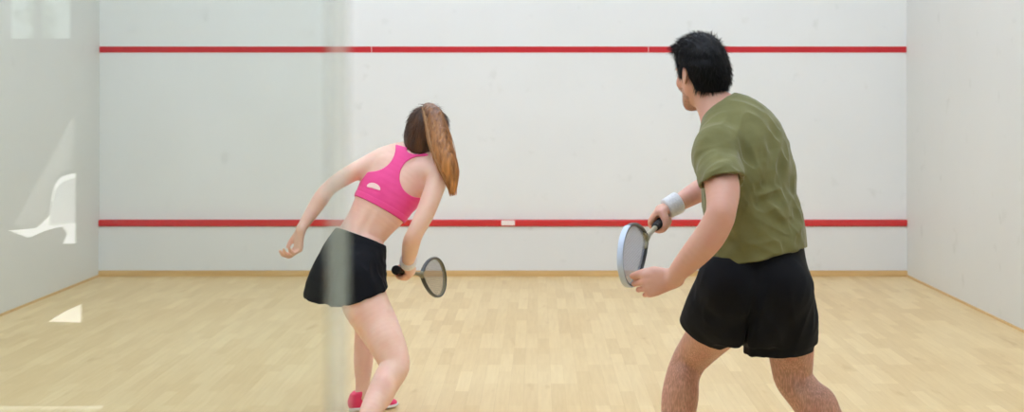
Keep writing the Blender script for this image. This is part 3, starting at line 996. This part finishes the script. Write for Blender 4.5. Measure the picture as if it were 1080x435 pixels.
ex_m = [(Ell(P(828, 425, 4.40), V(.001, .001, .001)), 0)]
body_m = U([(torso_m, 0), (neck_m, .03), (head_m, .02), (armL, .03), (armR, .03), (Ell(P(757, 160, 4.31), V(.062, .062, .066)), .03),
            (Loft(S([(764, 128, 4.44, .042), (760, 142, 4.37, .046), (757, 152, 4.32, .05)]), V(1, 0, 0), 3), .035),
            (Loft(S([(768, 124, 4.48, .042), (790, 136, 4.56, .05)]), V(1, 0, 0), 3), .035),
            (legL_m, .03), (legR_m, .03), (Ell(P(774, 304, 4.33), V(.09, .09, .10)), .05), (Ell(P(821, 304, 4.345), V(.09, .09, .10)), .05),
            (Ell(P(722, 412, 4.575), V(.040, .035, .075)), .03), (Ell(P(866, 428, 4.40), V(.050, .040, .06)), .03),
            (handR_m, .012), (handL_m, .012), (footR_m, .02), (footL_m, .02)])
body_mN = Sub(body_m, [(Ell(P(829, 399, 4.375), V(.012, .012, .03)), .03), (Ell(P(843, 399, 4.375), V(.012, .012, .03)), .03)])
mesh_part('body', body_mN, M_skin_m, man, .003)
eyes(man, Lm, fm, .95)

# t-shirt
c_ = lambda x, y, d: P(x, y, d)
shirt_t = Loft(S([(797, 290, 4.40, .178, .152), (797, 262, 4.405, .174, .153), (796, 235, 4.41, .172, .145), (790, 210, 4.42, .176, .140), (789, 180, 4.44, .190, .140), (783, 150, 4.45, .182, .126), (774, 131, 4.46, .135, .10), (763, 120, 4.465, .072, .070)]),
               [yaw(a) for a in (22, 30, 40, 46, 50, 52, 52, 52)], 4)
slv = Loft(S([(768, 150, 4.37, .055), (755, 161, 4.30, .072), (756, 175, 4.26, .071), (761, 192, 4.18, .068), (764, 210, 4.12, .066)]), V(0, -1, .2), 4)
slvR = Loft(S([(785, 140, 4.55, .065), (796, 152, 4.62, .070), (784, 168, 4.74, .066), (772, 182, 4.85, .062), (755, 193, 4.85, .058)]), V(0, 0, 1), 4)
hemL_n = V(.22, -.35, -.92); hemL_c = P(762, 187, 4.16)
hemR_n = nrm(P(752, 194, 4.84) - P(780, 172, 4.80)); hemR_c = P(766, 187, 4.84)
def slope_hem(X):   # the hem dips towards the front
    return 0
shirt = U([(Inter([shirt_t, Half(P(795, 272.5, 4.41), nrm(V(.22, -.14, -1)))], .004), 0), (Inter([slv, Half(hemL_c, hemL_n)], .003), .022), (Inter([slvR, Half(hemR_c, hemR_n)], .003), .025),
           (Loft(S([(766, 128, 4.43, .050), (760, 143, 4.37, .056), (757, 153, 4.32, .064)]), V(1, 0, 0), 3), .035),
           (Loft(S([(772, 124, 4.50, .050), (793, 136, 4.56, .060)]), V(1, 0, 0), 3), .035)])
sdir = P(852, 215, 4.4) - P(760, 250, 4.4)
shirt = Disp(shirt, folds(.0085, [(sdir, .045, P(800, 238, 4.28), .20), (V(1, 0, -.55), .035, P(815, 255, 4.28), .14), (V(.45, 0, 1), .045, P(803, 165, 4.3), .20), (V(-.5, 0, 1), .05, P(790, 210, 4.28), .15), (V(.9, 0, .5), .03, P(758, 185, 4.13), .06), (V(.5, 0, -1), .04, P(778, 190, 4.28), .10)], 5), .012)
collar_cut = Loft([(P(768, 134, 4.45), .062, .064), (P(759, 120, 4.465), .063, .065), (P(750, 104, 4.49), .072, .075), (P(742, 90, 4.51), .080, .09)], rm, 3)
neckcut = Inter([Off(collar_cut, .004), Half(P(756.5, 121.5, 4.46), nrm(V(.66, -.22, -.69)))], .002)
inner_w = Inter([Off(shirt_t, -.009), Half(P(795, 250, 4.41), V(0, 0, 1))], .002)
inner_s = Inter([Off(slv, -.006), Half(P(760, 172, 4.22), -hemL_n)], .002)
inner_r = Inter([Off(slvR, -.006), Half(P(776, 177, 4.8), -hemR_n)], .002)
shirtN = Sub(shirt, [neckcut, inner_w, inner_s, inner_r], .002)
sh_o = mesh_part('t_shirt', shirtN, M_shirt, man, .003, 2)
# ribbed collar band
u_n = nrm(V(-.66, .22, .69))
cc = P(756.5, 121.5, 4.462)
t1 = ortho(rm, u_n); t2 = np.cross(u_n, t1)
an = np.linspace(0, 2 * math.pi, 64, endpoint=False)
ring = np.array([[cc + t1 * .0645 * math.cos(a) + t2 * .0665 * math.sin(a) for a in an]])
vv, qq = tube_arrays(ring, .006, 8, closed=True)
link('collar', raw_mesh('collar', vv, qq), M_shirt, sh_o)

# shorts
pel = Loft(S([(797, 258, 4.40, .155, .124), (797, 275, 4.395, .168, .134), (796, 300, 4.39, .186, .146), (795, 330, 4.395, .180, .140), (795, 348, 4.40, .15, .12)]), [yaw(20)] * 5, 4)
lgL = Loft(S([(772, 305, 4.37, .115, .125), (760, 330, 4.42, .122, .115), (749, 350, 4.49, .114, .104), (741, 366, 4.55, .110, .100), (735, 385, 4.62, .10, .098)]), V(.9, .4, 0), 4)
lgR = Loft(S([(820, 305, 4.38, .110, .125), (820, 330, 4.40, .114, .120), (821, 355, 4.42, .113, .115), (821, 378, 4.43, .114, .110), (822, 400, 4.44, .114, .11)]), V(1, .2, 0), 4)
nL = nrm(V(-.36, .30, -.88)); cL = P(747, 361, 4.40)
nR = nrm(V(.06, 0, -1)); cR = P(822, 376, 4.35)
shorts = U([(Inter([pel, Half(P(797, 255, 4.4), V(0, 0, 1)), Half(P(797, 366, 4.3), V(0, 0, -1))], .004), 0),
            (Inter([lgL, Half(cL, nL), Half(P(780, 366, 4.3), V(.5, 0, -1))], .004), .02), (Inter([lgR, Half(cR, nR)], .004), .016),
            (Ell(P(770, 300, 4.33), V(.095, .10, .105)), .03), (Ell(P(819, 300, 4.33), V(.092, .10, .105)), .03),
            (Inter([Off(U([(torso_m, 0), (legL_m, .03), (legR_m, .03), (Ell(P(774, 304, 4.33), V(.09, .09, .10)), .03), (Ell(P(821, 304, 4.345), V(.09, .09, .10)), .03)]), .011), Half(cL, nL), Half(cR, nR), Half(P(797, 368, 4.3), V(0, 0, -1))], .004), .02)])
shorts = Inter([shorts, Half(P(797, 264, 4.4), V(-.08, 0, 1))], .003)
shorts = Disp(shorts, folds(.006, [(V(-.35, 0, 1), .05, P(790, 335, 4.28), .17), (V(.4, 0, 1), .05, P(835, 335, 4.28), .15), (V(1, 0, .5), .04, P(765, 335, 4.28), .12)], 21), .012)
seam = Loft(S([(804, 283, 4.225, .004, .008), (801, 300, 4.205, .004, .008), (793, 330, 4.235, .004, .008), (785, 366, 4.30, .004, .008)]), V(1, 0, 0), 4)
shorts = Sub(shorts, [(seam, .03), (Inter([Off(lgL, -.007), Half(cL - nL * .03, -nL)], .002), .002), (Inter([Off(lgR, -.007), Half(cR - nR * .03, -nR)], .002), .002)])
so = mesh_part('shorts', shorts, M_black, man, .003, 2)
# wristband on the racket arm
wa, wb = P(715, 214, 4.76), P(704, 220, 4.745)
wn = nrm(wb - wa)
wc = (wa + wb) / 2
wbn = Inter([Loft([(wc - wn * .04, .040, .036), (wc - wn * .012, .0395, .036), (wc + wn * .012, .0375, .034), (wc + wn * .04, .037, .034)], V(0, 0, 1), 4), Half(wc + wn * .030, wn), Half(wc - wn * .030, -wn)], .008)
mesh_part('wristband', Disp(wbn, lambda X: .0008 * vnoise(X * 260, 3), .002), M_band, man, .002, 1)['label'] = 'white towelling wristband'


def flow_hair(name, pts, nrmals, dirs, length, rad, mt, parent, seg=6, droop=0.0, jitter=.25):
    n = len(pts); path = np.zeros((n, seg, 3)); p = pts.copy(); d = dirs + RNG.normal(0, jitter, (n, 3)); d /= np.linalg.norm(d, axis=1)[:, None]
    ln = length * RNG.uniform(.6, 1.1, n)
    for i in range(seg):
        path[:, i] = p
        p = p + d * (ln / (seg - 1))[:, None]
        d = d - np.array([0, 0, 1]) * droop / seg; d /= np.linalg.norm(d, axis=1)[:, None]
    rr = rad * np.linspace(1, .25, seg)[None] * RNG.uniform(.7, 1.2, (n, 1))
    vv, qq = tube_arrays(path, rr, 3)
    return link(name, raw_mesh(name, vv, qq), mt, parent)


# man's hair
s = .95
Eh = lambda a, b, c, x, y, z: Ell(Lm(a, b, c), V(x, y, z) * s, frm)
hair_m = U([(Eh(0, -.014, .036, .086, .103, .098), 0), (Eh(0, .022, .094, .066, .082, .044), .03), (Eh(0, -.052, -.018, .066, .060, .074), .03)])
hair_m = Sub(hair_m, [(Box(Lm(0, .165, -.06), V(.2, .095, .125) * s, frm), .015), (Half(Lm(0, -.09, -.072), nrm(um * 1 + fm * -.05)), .004) if False else (Box(Lm(0, .0, -.157), V(.2, .2, .072) * s, frm), .01),
                      (Box(Lm(-.09, .055, -.085), V(.05, .06, .055) * s, frm), .012), (Box(Lm(.09, .055, -.085), V(.05, .06, .055) * s, frm), .012),
                      (Eh(-.088, -.010, -.012, .016, .024, .038), .006), (Eh(.088, -.010, -.012, .016, .024, .038), .006)])
hn = Disp(hair_m, lambda X: .004 * vnoise((X - Hm) @ frm.T * np.array([70, 30, 26.]), 4) + .003 * vnoise(X * 45, 9), .012)
ho = mesh_part('hair', hn, M_hairm, man, .003, 1)
me = ho.data
co = np.empty(len(me.vertices) * 3); me.vertices.foreach_get('co', co); co = co.reshape(-1, 3)
no = np.empty(len(me.vertices) * 3); me.vertices.foreach_get('normal', no); no = no.reshape(-1, 3)
ix = RNG.choice(len(co), 5200, replace=False)
pp, nn = co[ix], no[ix]
lc = (pp - Hm) @ frm.T
keep = (head_m.ev(pp) > .004)
pp, nn, lc = pp[keep], nn[keep], lc[keep]
top = np.clip((lc[:, 2] - .06) / .05, 0, 1)[:, None]
back = np.clip((-lc[:, 1] + .02) / .08, 0, 1)[:, None]
d0 = nn * (.35 + .35 * top) + fm * (.9 * top) - um * (.9 * (1 - top)) + rm * (.15 * top) - fm * (.25 * (1 - top) * (1 - back))
flow_hair('hair_strands', pp - nn * .003, nn, d0, .026, .0011, M_hairm, ho, droop=.3)
# tuft at the fringe
fp = Lm(0, 0, 0) + np.outer(RNG.uniform(-.055, .03, 260), rm) * s + np.outer(RNG.uniform(.045, .085, 260), fm) * s + np.outer(RNG.uniform(.088, .112, 260), um) * s
flow_hair('fringe_strands', fp, None, np.tile(fm * .9 + um * .30 - rm * .30, (260, 1)), .040, .0014, M_hairm, ho, droop=.5, jitter=.22)
# stubble beard: thin shell over the jaw
beard = Inter([Off(head_m, .0016), Ell(Lm(0, .045, -.075), V(.080, .072, .058) * s, frm)], .002)
beard = Sub(beard, [(Ell(Lm(0, .10, -.0625), V(.026, .02, .012) * s, frm), .004)])
mb, ntb, bb, ob = mat('dark_stubble')
bb.inputs['Base Color'].default_value = srgb(96, 66, 54); bb.inputs['Roughness'].default_value = .8
tcb = N(ntb, 'ShaderNodeTexCoord'); nb = N(ntb, 'ShaderNodeTexNoise', i_Scale=420, i_Detail=1); ntb.links.new(tcb.outputs['Object'], nb.inputs['Vector'])
trb = N(ntb, 'ShaderNodeBsdfTransparent'); mxb = N(ntb, 'ShaderNodeMixShader')
ntb.links.new(ramp(ntb, nb.outputs[0], [(.50, (.05, .05, .05, 1)), (.62, (.55, .55, .55, 1))]), mxb.inputs[0]); ntb.links.new(trb.outputs[0], mxb.inputs[1]); ntb.links.new(bb.outputs[0], mxb.inputs[2]); ntb.links.new(mxb.outputs[0], ob.inputs[0])
mesh_part('beard', beard, mb, man, .002, 1)

# shoes and socks (below the picture, standing on the floor)
dL = nrm(V(-.35, .94, 0))
aL = P(712, 503, 4.60)
heelL = V(aL[0], aL[1], 0) - dL * .060
sk = Loft([(P(713, 470, 4.60), .044, .044), (aL, .040, .042), (P(711, 512, 4.61), .040, .045)], V(1, 0, 0), 3)
mesh_part('sock', sk, M_sock, man, .003)
shoe(man, heelL, dL, V(0, 0, 1), -1, .30, M_shoem, M_solew, M_lace)
aR = P(917, 502, 4.42)
dR = nrm(V(-.35, .80, -.28))
heelR = aR - dR * .055 - ortho(V(0, 0, 1), dR) * .083
toe_z = (heelR + dR * .27)[2]
mesh_part('sock', Loft([(P(898, 478, 4.42), .048, .048), (aR, .041, .042), (P(918, 508, 4.44), .040, .045)], V(1, 0, 0), 3), M_sock, man, .003)
heelR = heelR + V(0, 0, max(0, -toe_z + .0))
shoe(man, heelR, dR, V(0, 0, 1), 1, .30, M_shoem, M_solew, M_lace)

racket(Bm, hm, V(.06, 0, -1), 'squash racket with a pale blue rim, held out by the person in green', M_dark, M_silver, M_str, bumper=M_pale, bump_range=(.36, 1.42), stripe=None, head_w=.110)

# ================================================================== THE WOMAN
woman = empty('person', Vector((-.80, 5.8, 0)), 'person with long brown hair in a pink sports bra and black shorts, lunging', 'person')
T_w = S([(369, 304, 5.79, .11, .09), (370, 288, 5.79, .145, .112), (375, 268, 5.80, .132, .102), (381, 249, 5.82, .104, .086), (391, 234, 5.83, .108, .084), (403, 216, 5.85, .126, .092),
         (414, 197, 5.87, .138, .098), (425, 180, 5.89, .146, .085), (434, 168, 5.90, .10, .065), (440, 160, 5.91, .050, .050)])
sd = [V(.71, -.62, -.25), V(.71, -.62, -.30), V(.74, -.55, -.36), V(.79, -.42, -.44), V(.82, -.36, -.47), V(.83, -.30, -.48), V(.85, -.27, -.44), V(.90, -.25, -.34), V(.93, -.22, -.30), V(.95, -.2, -.25)]
torso_w = Loft(T_w, sd, 4)
spine = nrm(P(425, 180, 5.89) - P(394, 233, 5.83)); rw = ortho(V(.85, -.27, -.46), spine); fw = np.cross(spine, rw)
chest = P(413, 199, 5.87)
br = [(Ell(chest + fw * .070 + rw * q * .066 - spine * .012, V(.052, .050, .050)), .03) for q in (-1, 1)]
armLw = Loft(S([(415, 170, 5.90, .040), (402, 168, 5.90, .043), (384, 176, 5.88, .041), (362, 188, 5.85, .037), (347, 199, 5.82, .033), (339, 209, 5.80, .035), (331, 221, 5.78, .031), (323, 233, 5.75, .025), (317, 243, 5.73, .021, .019)]), V(0, -1, 0), 4)
armRw = Loft(S([(450, 178, 5.84, .040), (461, 187, 5.80, .043), (456, 205, 5.76, .043), (448, 226, 5.72, .040), (438, 246, 5.70, .036), (434, 256, 5.73, .038), (432, 267, 5.80, .034), (430, 276, 5.88, .027), (429, 280, 5.92, .024)]), V(1, 0, 0), 4)
Bw = P(417, 285, 5.88); tipw = P(467, 294, 6.50); hw = nrm(tipw - Bw); Bw = Bw; Gw = Bw + hw * .105
WRw = P(430, 278.5, 5.915)
handR_w = grip_node(WRw, Gw, hw, .92)
WLw = P(317.5, 243, 5.73)
handL_w = hand_node(WLw, nrm(P(314, 262, 5.73) - WLw + V(0, .01, 0)), V(-.5, -.3, .1), V(.5, .9, 0), .94, curls=[(.6, 1.0, .6), (.75, 1.05, .6), (.85, 1.1, .6), (.95, 1.1, .6)],
                    thumb=[(.02, .022, .004), (.048, .040, .012), (.072, .045, .024), (.092, .040, .034)])
Hw = P(452, 140, 5.93); uw = nrm(V(.12, .12, 1)); f0 = nrm(V(.45, .85, -.18))
head_w_, frw, Lw = head_node(Hw, f0, uw, .95, True)
neck_w = Loft([(P(436, 168, 5.90), .055, .05), (P(441, 159, 5.91), .046, .046), (P(446, 150, 5.92), .044, .045), (Lw(0, -.02, -.03), .05, .05)], frw[0], 4)
legR_w = Loft(S([(378, 286, 5.73, .088, .10), (380, 302, 5.71, .098, .102), (386, 322, 5.68, .098), (398, 343, 5.65, .087), (406, 359, 5.61, .079), (413, 374, 5.58, .070), (416, 387, 5.55, .0625), (408, 402, 5.50, .059), (399, 419, 5.43, .052), (391, 434, 5.37, .044), (386, 446, 5.34, .036), (383, 454, 5.325, .034)]), V(1, 0, 0), 4)
legL_w = Loft(S([(366, 286, 5.83, .09, .10), (377, 310, 5.96, .082), (387, 336, 6.13, .060), (385.5, 350, 6.12, .050), (384, 367, 6.08, .046), (383, 386, 6.04, .042), (382.5, 404, 6.015, .032), (382, 417, 6.00, .030)]), V(1, 0, 0), 4)
body_w = U([(torso_w, 0), (U(br), .03), (neck_w, .025), (head_w_, .015), (armLw, .03), (armRw, .03),
            (Loft(S([(441, 160, 5.91, .033), (420, 165, 5.90, .036), (406, 168, 5.90, .038)]), V(0, 0, 1), 3), .03),
            (Loft(S([(441, 160, 5.91, .033), (452, 173, 5.86, .036), (459, 183, 5.81, .038)]), V(0, 0, 1), 3), .03),
            (legR_w, .03), (legL_w, .03), (Ell(P(352, 293, 5.76), V(.075, .08, .085)), .04), (Ell(P(374, 296, 5.69), V(.08, .08, .09)), .03),
            (Ell(P(404, 412, 5.44), V(.035, .03, .06)), .03), (Ell(P(388, 158, 5.9), V(.001, .001, .001)), 0),
            (handR_w, .01), (handL_w, .01),
            (Loft([(P(382, 417, 6.0), .030, .030), (P(385, 423, 6.01), .028, .026), (P(398, 426, 6.03), .032, .020)], V(0, 1, 0), 3), .015),
            (Loft([(P(384, 452, 5.33), .034, .034), (P(388, 460, 5.35), .030, .028), (P(400, 464, 5.40), .034, .020)], V(0, 1, 0), 3), .015)])
# shoulder blades and the groove of the spine
bk = -fw
body_w = U([(body_w, 0), (Ell(P(407, 179, 5.85), V(.035, .018, .045)), .04), (Ell(P(441, 190, 5.825), V(.035, .018, .045)), .04)])
gro = Loft([(P(397, 228, 5.83) + bk * .098, .006, .010), (P(389, 243, 5.82) + bk * .094, .007, .012), (P(384, 258, 5.81) + bk * .100, .007, .012)], rw, 3)
body_w = Sub(body_w, [(gro, .025)])
mesh_part('body', body_w, M_skin_w, woman, .003)
eyes(woman, Lw, frw[1], .95)

# sports bra: band, racer back, straps
cloth = U([(Off(torso_w, .005), 0), (Off(U(br), .004), .03),
           (Loft(S([(441, 160, 5.91, .040), (420, 165, 5.90, .043), (406, 168, 5.90, .043)]), V(0, 0, 1), 3), .03),
           (Loft(S([(441, 160, 5.91, .040), (452, 173, 5.86, .043), (459, 183, 5.81, .044)]), V(0, 0, 1), 3), .03),
           (Off(Ell(P(407, 179, 5.85), V(.035, .018, .045)), .005), .04), (Off(Ell(P(441, 190, 5.825), V(.035, .018, .045)), .005), .04)])


def cyl_cut(pts, r, y0, y1):
    """armhole cut running front to back through measured outline circles"""
    return U([(Loft([(P(px, py, y0), rr, rr), (P(px, py, y1), rr, rr)], V(1, 0, 0), 1), .01) for px, py, rr in pts])


arm_cutL = cyl_cut([(391, 155, .108), (378, 163, .085)], 0, 5.70, 6.02)
arm_cutR = cyl_cut([(443.5, 187, .090), (460, 188, .105)], 0, 5.60, 5.93)
arm_cutR2 = cyl_cut([(470, 190, .10)], 0, 5.93, 6.1)
hem_c = P(398, 220, 5.84)
neck_hole = Loft([(P(438, 164, 5.90), .050, .050), (P(446, 150, 5.92), .06, .06)], rw, 2)
bra = Inter([cloth, Half(hem_c, -spine), Half(P(437, 160, 5.90), nrm(spine + V(-.1, 0, 0.25)))], .002)
bra = Sub(bra, [(arm_cutL, .003), (arm_cutR, .003), (arm_cutR2, .003), (Ell(P(440, 158, 5.86), V(.045, .08, .020)), .003)])
bra = Disp(bra, folds(.0015, [(rw, .02, P(395, 210, 5.75), .1)], 31), .003)
bo = mesh_part('sports_bra', bra, M_pink, woman, .0025, 2)
# small pale emblem at the back of the band: an arch with a notch
em_p = Inter([U([(Off(cloth, .0012), 0)]), Ell(P(393.5, 198.5, 5.77), V(.034, .08, .022), np.array([nrm(V(.95, 0, -.28)), V(0, 1, 0), nrm(V(.28, 0, .95))])), Half(P(393, 199.3, 5.77), nrm(V(-.22, 0, -.97)))], .001)
em_p = Sub(em_p, [(Ell(P(391, 200.5, 5.77), V(.012, .09, .008)), .001), (Off(cloth, -.004), 0)])
lo_ = mesh_part('emblem', em_p, M_logo, bo, .0018, 1); lo_['label'] = 'small pale arched print'
# hem band
hb = Inter([Off(cloth, .0018), Half(hem_c, -spine), Half(hem_c + spine * .026, spine), Half(P(440, 300, 5.8), V(0, 0, -1))], .002)
mesh_part('hem_band', Sub(hb, [(Off(cloth, -.003), 0)]), M_pink, bo, .0022, 1)

# shorts
ps = [V(.75, -.55, -.36), V(.74, -.6, -.30), V(.73, -.66, -.18), V(.73, -.68, -.1), V(.73, -.68, -.1)]
sw = U([(Loft(S([(382, 244, 5.81, .106, .094), (377, 254, 5.81, .112, .100), (369, 272, 5.80, .138, .118), (364, 292, 5.79, .155, .132), (363, 308, 5.79, .162, .138)]), ps, 4), 0),
        (Loft(S([(358, 290, 5.80, .095, .115), (352, 306, 5.80, .110, .13), (349, 330, 5.80, .120, .138)]), V(.73, -.68, -.1), 3), .03),
        (Loft(S([(377, 288, 5.74, .094, .11), (381, 306, 5.72, .104, .112), (384, 325, 5.70, .108, .115)]), V(.9, -.4, -.1), 3), .02)])
topn = nrm(V(-.0, 0, 0) + np.cross(V(.80, -.45, -.36), V(.2, .9, .1)))
topn = topn if topn[2] > 0 else -topn
topn = nrm(P(392, 233, 5.83) - P(377, 268, 5.80) + V(0, 0, .02))
botL = Half(P(345, 319.5, 5.72), nrm(V(-.16, 0, -1))); botR = Half(P(392, 312, 5.65), nrm(V(.36, 0, -1)))
sw = U([(sw, 0), (Inter([Off(U([(torso_w, 0), (legR_w, .03), (legL_w, .03), (Ell(P(352, 293, 5.76), V(.075, .08, .085)), .04), (Ell(P(374, 296, 5.69), V(.08, .08, .09)), .03)]), .011), Half(P(380, 320, 5.8), V(0, 0, -1))], .003), .01)])
sw = Inter([sw, Half(P(380, 250, 5.81), topn)], .003)
sw = Inter([sw, botL], .003)
sw = Inter([sw, botR], .010)
sw = Disp(sw, folds(.008, [(V(.15, 0, 1), .045, P(352, 300, 5.66), .16), (V(-.1, 0, 1), .035, P(396, 290, 5.66), .10), (V(1, 0, .2), .05, P(400, 285, 5.7), .07)], 41), .014)
inner = Off(U([(legR_w, 0), (legL_w, 0)]), .010)
sw = Sub(sw, [(Inter([Off(Loft(S([(352, 300, 5.80, .115, .13), (345, 335, 5.80, .125, .14)]), V(.73, -.68, -.1), 3), -.008), Half(P(347, 312, 5.75), V(0, 0, 1))], .002), .002)])
wo = mesh_part('shorts', sw, M_black, woman, .003, 2)
wbnd = Inter([Loft(S([(382, 244, 5.81, .1080, .0960), (377, 254, 5.81, .1140, .1020), (373, 263, 5.805, .126, .110)]), ps[:3], 4), Half(P(380, 250, 5.81) + topn * .003, topn), Half(P(380, 250, 5.81) - topn * .028, -topn)], .004)
mesh_part('waistband', wbnd, M_black, wo, .0025, 1)
# wristband
wa, wb = P(431.2, 273, 5.85), P(429.8, 279, 5.915)
wn = nrm(wb - wa); wc = (wa + wb) / 2
mesh_part('wristband', Disp(Inter([Loft([(wc - wn * .04, .038, .038), (wc, .0375, .0375), (wc + wn * .04, .036, .036)], V(1, 0, 0), 3), Half(wc + wn * .026, wn), Half(wc - wn * .026, -wn)], .007), lambda X: .0008 * vnoise(X * 260, 3), .002), M_band, woman, .002, 1)['label'] = 'white wristband'

# hair: cap on the skull, then strands, then the tail that falls over the right shoulder
s = .95
Eh = lambda a, b, c, x, y, z: Ell(Lw(a, b, c), V(x, y, z) * s, frw)
cap = U([(Eh(0, -.012, .026, .090, .108, .101), 0), (Eh(-.01, -.045, -.03, .076, .070, .080), .03), (Eh(-.02, -.055, -.085, .052, .045, .05), .03)])
cap = Sub(cap, [(Box(Lw(0, .16, -.05), V(.2, .10, .12) * s, frw), .02), (Box(Lw(0, .05, -.16), V(.2, .075, .07) * s, frw), .02)])
capn = Disp(cap, lambda X: .0025 * vnoise((X - Hw) @ frw.T * np.array([90, 40, 14.]), 14), .01)
hw_o = mesh_part('hair', capn, M_hairw, woman, .003, 1)
crown = P(455, 113, 5.87)
me = hw_o.data
co = np.empty(len(me.vertices) * 3); me.vertices.foreach_get('co', co); co = co.reshape(-1, 3)
no = np.empty(len(me.vertices) * 3); me.vertices.foreach_get('normal', no); no = no.reshape(-1, 3)
ix = RNG.choice(len(co), 2600, replace=False); pp, nn = co[ix], no[ix]
k_ = head_w_.ev(pp) > .003; pp, nn = pp[k_], nn[k_]
tdir = pp - crown; tdir = tdir - (tdir * nn).sum(1)[:, None] * nn; tdir /= np.linalg.norm(tdir, axis=1)[:, None] + 1e-6
tdir = tdir * .6 - uw * .8; tdir = tdir - (tdir * nn).sum(1)[:, None] * nn
flow_hair('hair_strands', pp - nn * .0015, nn, tdir + nn * .05, .045, .0010, M_hairw, hw_o, droop=.35, jitter=.10)
gp_ = np.array([P(451, 112, 5.88), P(456, 118, 5.83), P(460, 132, 5.80), P(464, 150, 5.765), P(470, 169, 5.735), P(476, 186, 5.73), P(477.5, 203, 5.735)])
gw_ = np.array([.026, .038, .044, .047, .044, .034, .014])
tail = Loft([(gp_[i], gw_[i] * .92, gw_[i] * .55) for i in range(len(gp_))], V(1, 0, .2), 5)
tail = Disp(tail, lambda X: .003 * vnoise(X @ np.array([[1., 0, -.2], [0, 1, 0], [.2, 0, 1]]).T * np.array([110, 110, 8.]), 17), .01)
to = mesh_part('ponytail', tail, M_tail, woman, .003, 1); to['label'] = 'long golden brown hair falling over the right shoulder'


def guide_strands(name, n, mt, parent, lo, hi, rad, spread=1.0, front=None):
    m_ = 26; u = np.linspace(0, 1, m_) * (len(gp_) - 1)
    out = []
    rr = []
    for _ in range(n):
        a = RNG.uniform(lo, hi); q = RNG.uniform(-1, 1) if front is None else RNG.uniform(-1, -.3)
        e = RNG.uniform(.78, 1.04); w0 = RNG.normal(0, .06)
        pts = []
        for t in u * e:
            i = min(int(t), len(gp_) - 2); f = t - i
            c = gp_[i] * (1 - f) + gp_[i + 1] * f if t <= len(gp_) - 1 else gp_[-1] + (gp_[-1] - gp_[-2]) * (t - len(gp_) + 1)
            w = np.interp(t, range(len(gp_)), gw_) * spread
            aa = a + w0 * math.sin(t * 1.7 + q)
            pts.append(c + V(1, 0, .2) * w * aa + V(0, 1, 0) * w * .6 * q * math.sqrt(max(0, 1 - min(1, aa * aa))))
        out.append(pts); rr.append(rad * RNG.uniform(.7, 1.3))
    out = np.array(out)
    # smooth the polyline corners
    for _ in range(3):
        out[:, 1:-1] = .25 * out[:, :-2] + .5 * out[:, 1:-1] + .25 * out[:, 2:]
    r_ = np.array(rr)[:, None] * np.concatenate([np.ones(m_ - 5), np.linspace(1, .3, 5)])[None]
    vv, qq = tube_arrays(out, r_, 3)
    return link(name, raw_mesh(name, vv, qq), mt, parent)


guide_strands('hair_strands', 900, M_tail, to, -1.05, 1.05, .0011)
guide_strands('hair_streak', 90, M_light, to, -.96, -.72, .0011, front=True)['label'] = 'lighter streak'
guide_strands('hair_streak', 60, M_light, to, -.35, -.12, .0010, front=True)['label'] = 'lighter streak'
guide_strands('hair_streak', 70, M_light, to, .22, .50, .0010, front=True)['label'] = 'lighter streak'

# shoes
hl = V(*P(367, 435, 5.97)); hl[2] = 0
tl = V(*P(419, 431, 6.08)); tl[2] = 0
shoe(woman, hl, tl - hl, V(0, 0, 1), -1, .245, M_shoe, M_solew, M_lace)
aR = P(383, 452, 5.33)
dR = nrm(V(.80, .58, 0)); hr = V(aR[0], aR[1], 0) - dR * .055
shoe(woman, hr, dR, V(0, 0, 1), 1, .25, M_shoe, M_solew, M_lace)

racket(Bw, hw, V(.10, 0, -1), 'dark squash racket held low by the person in pink', M_dark, M_olive, M_strw, stripe=M_olive, head_w=.108)
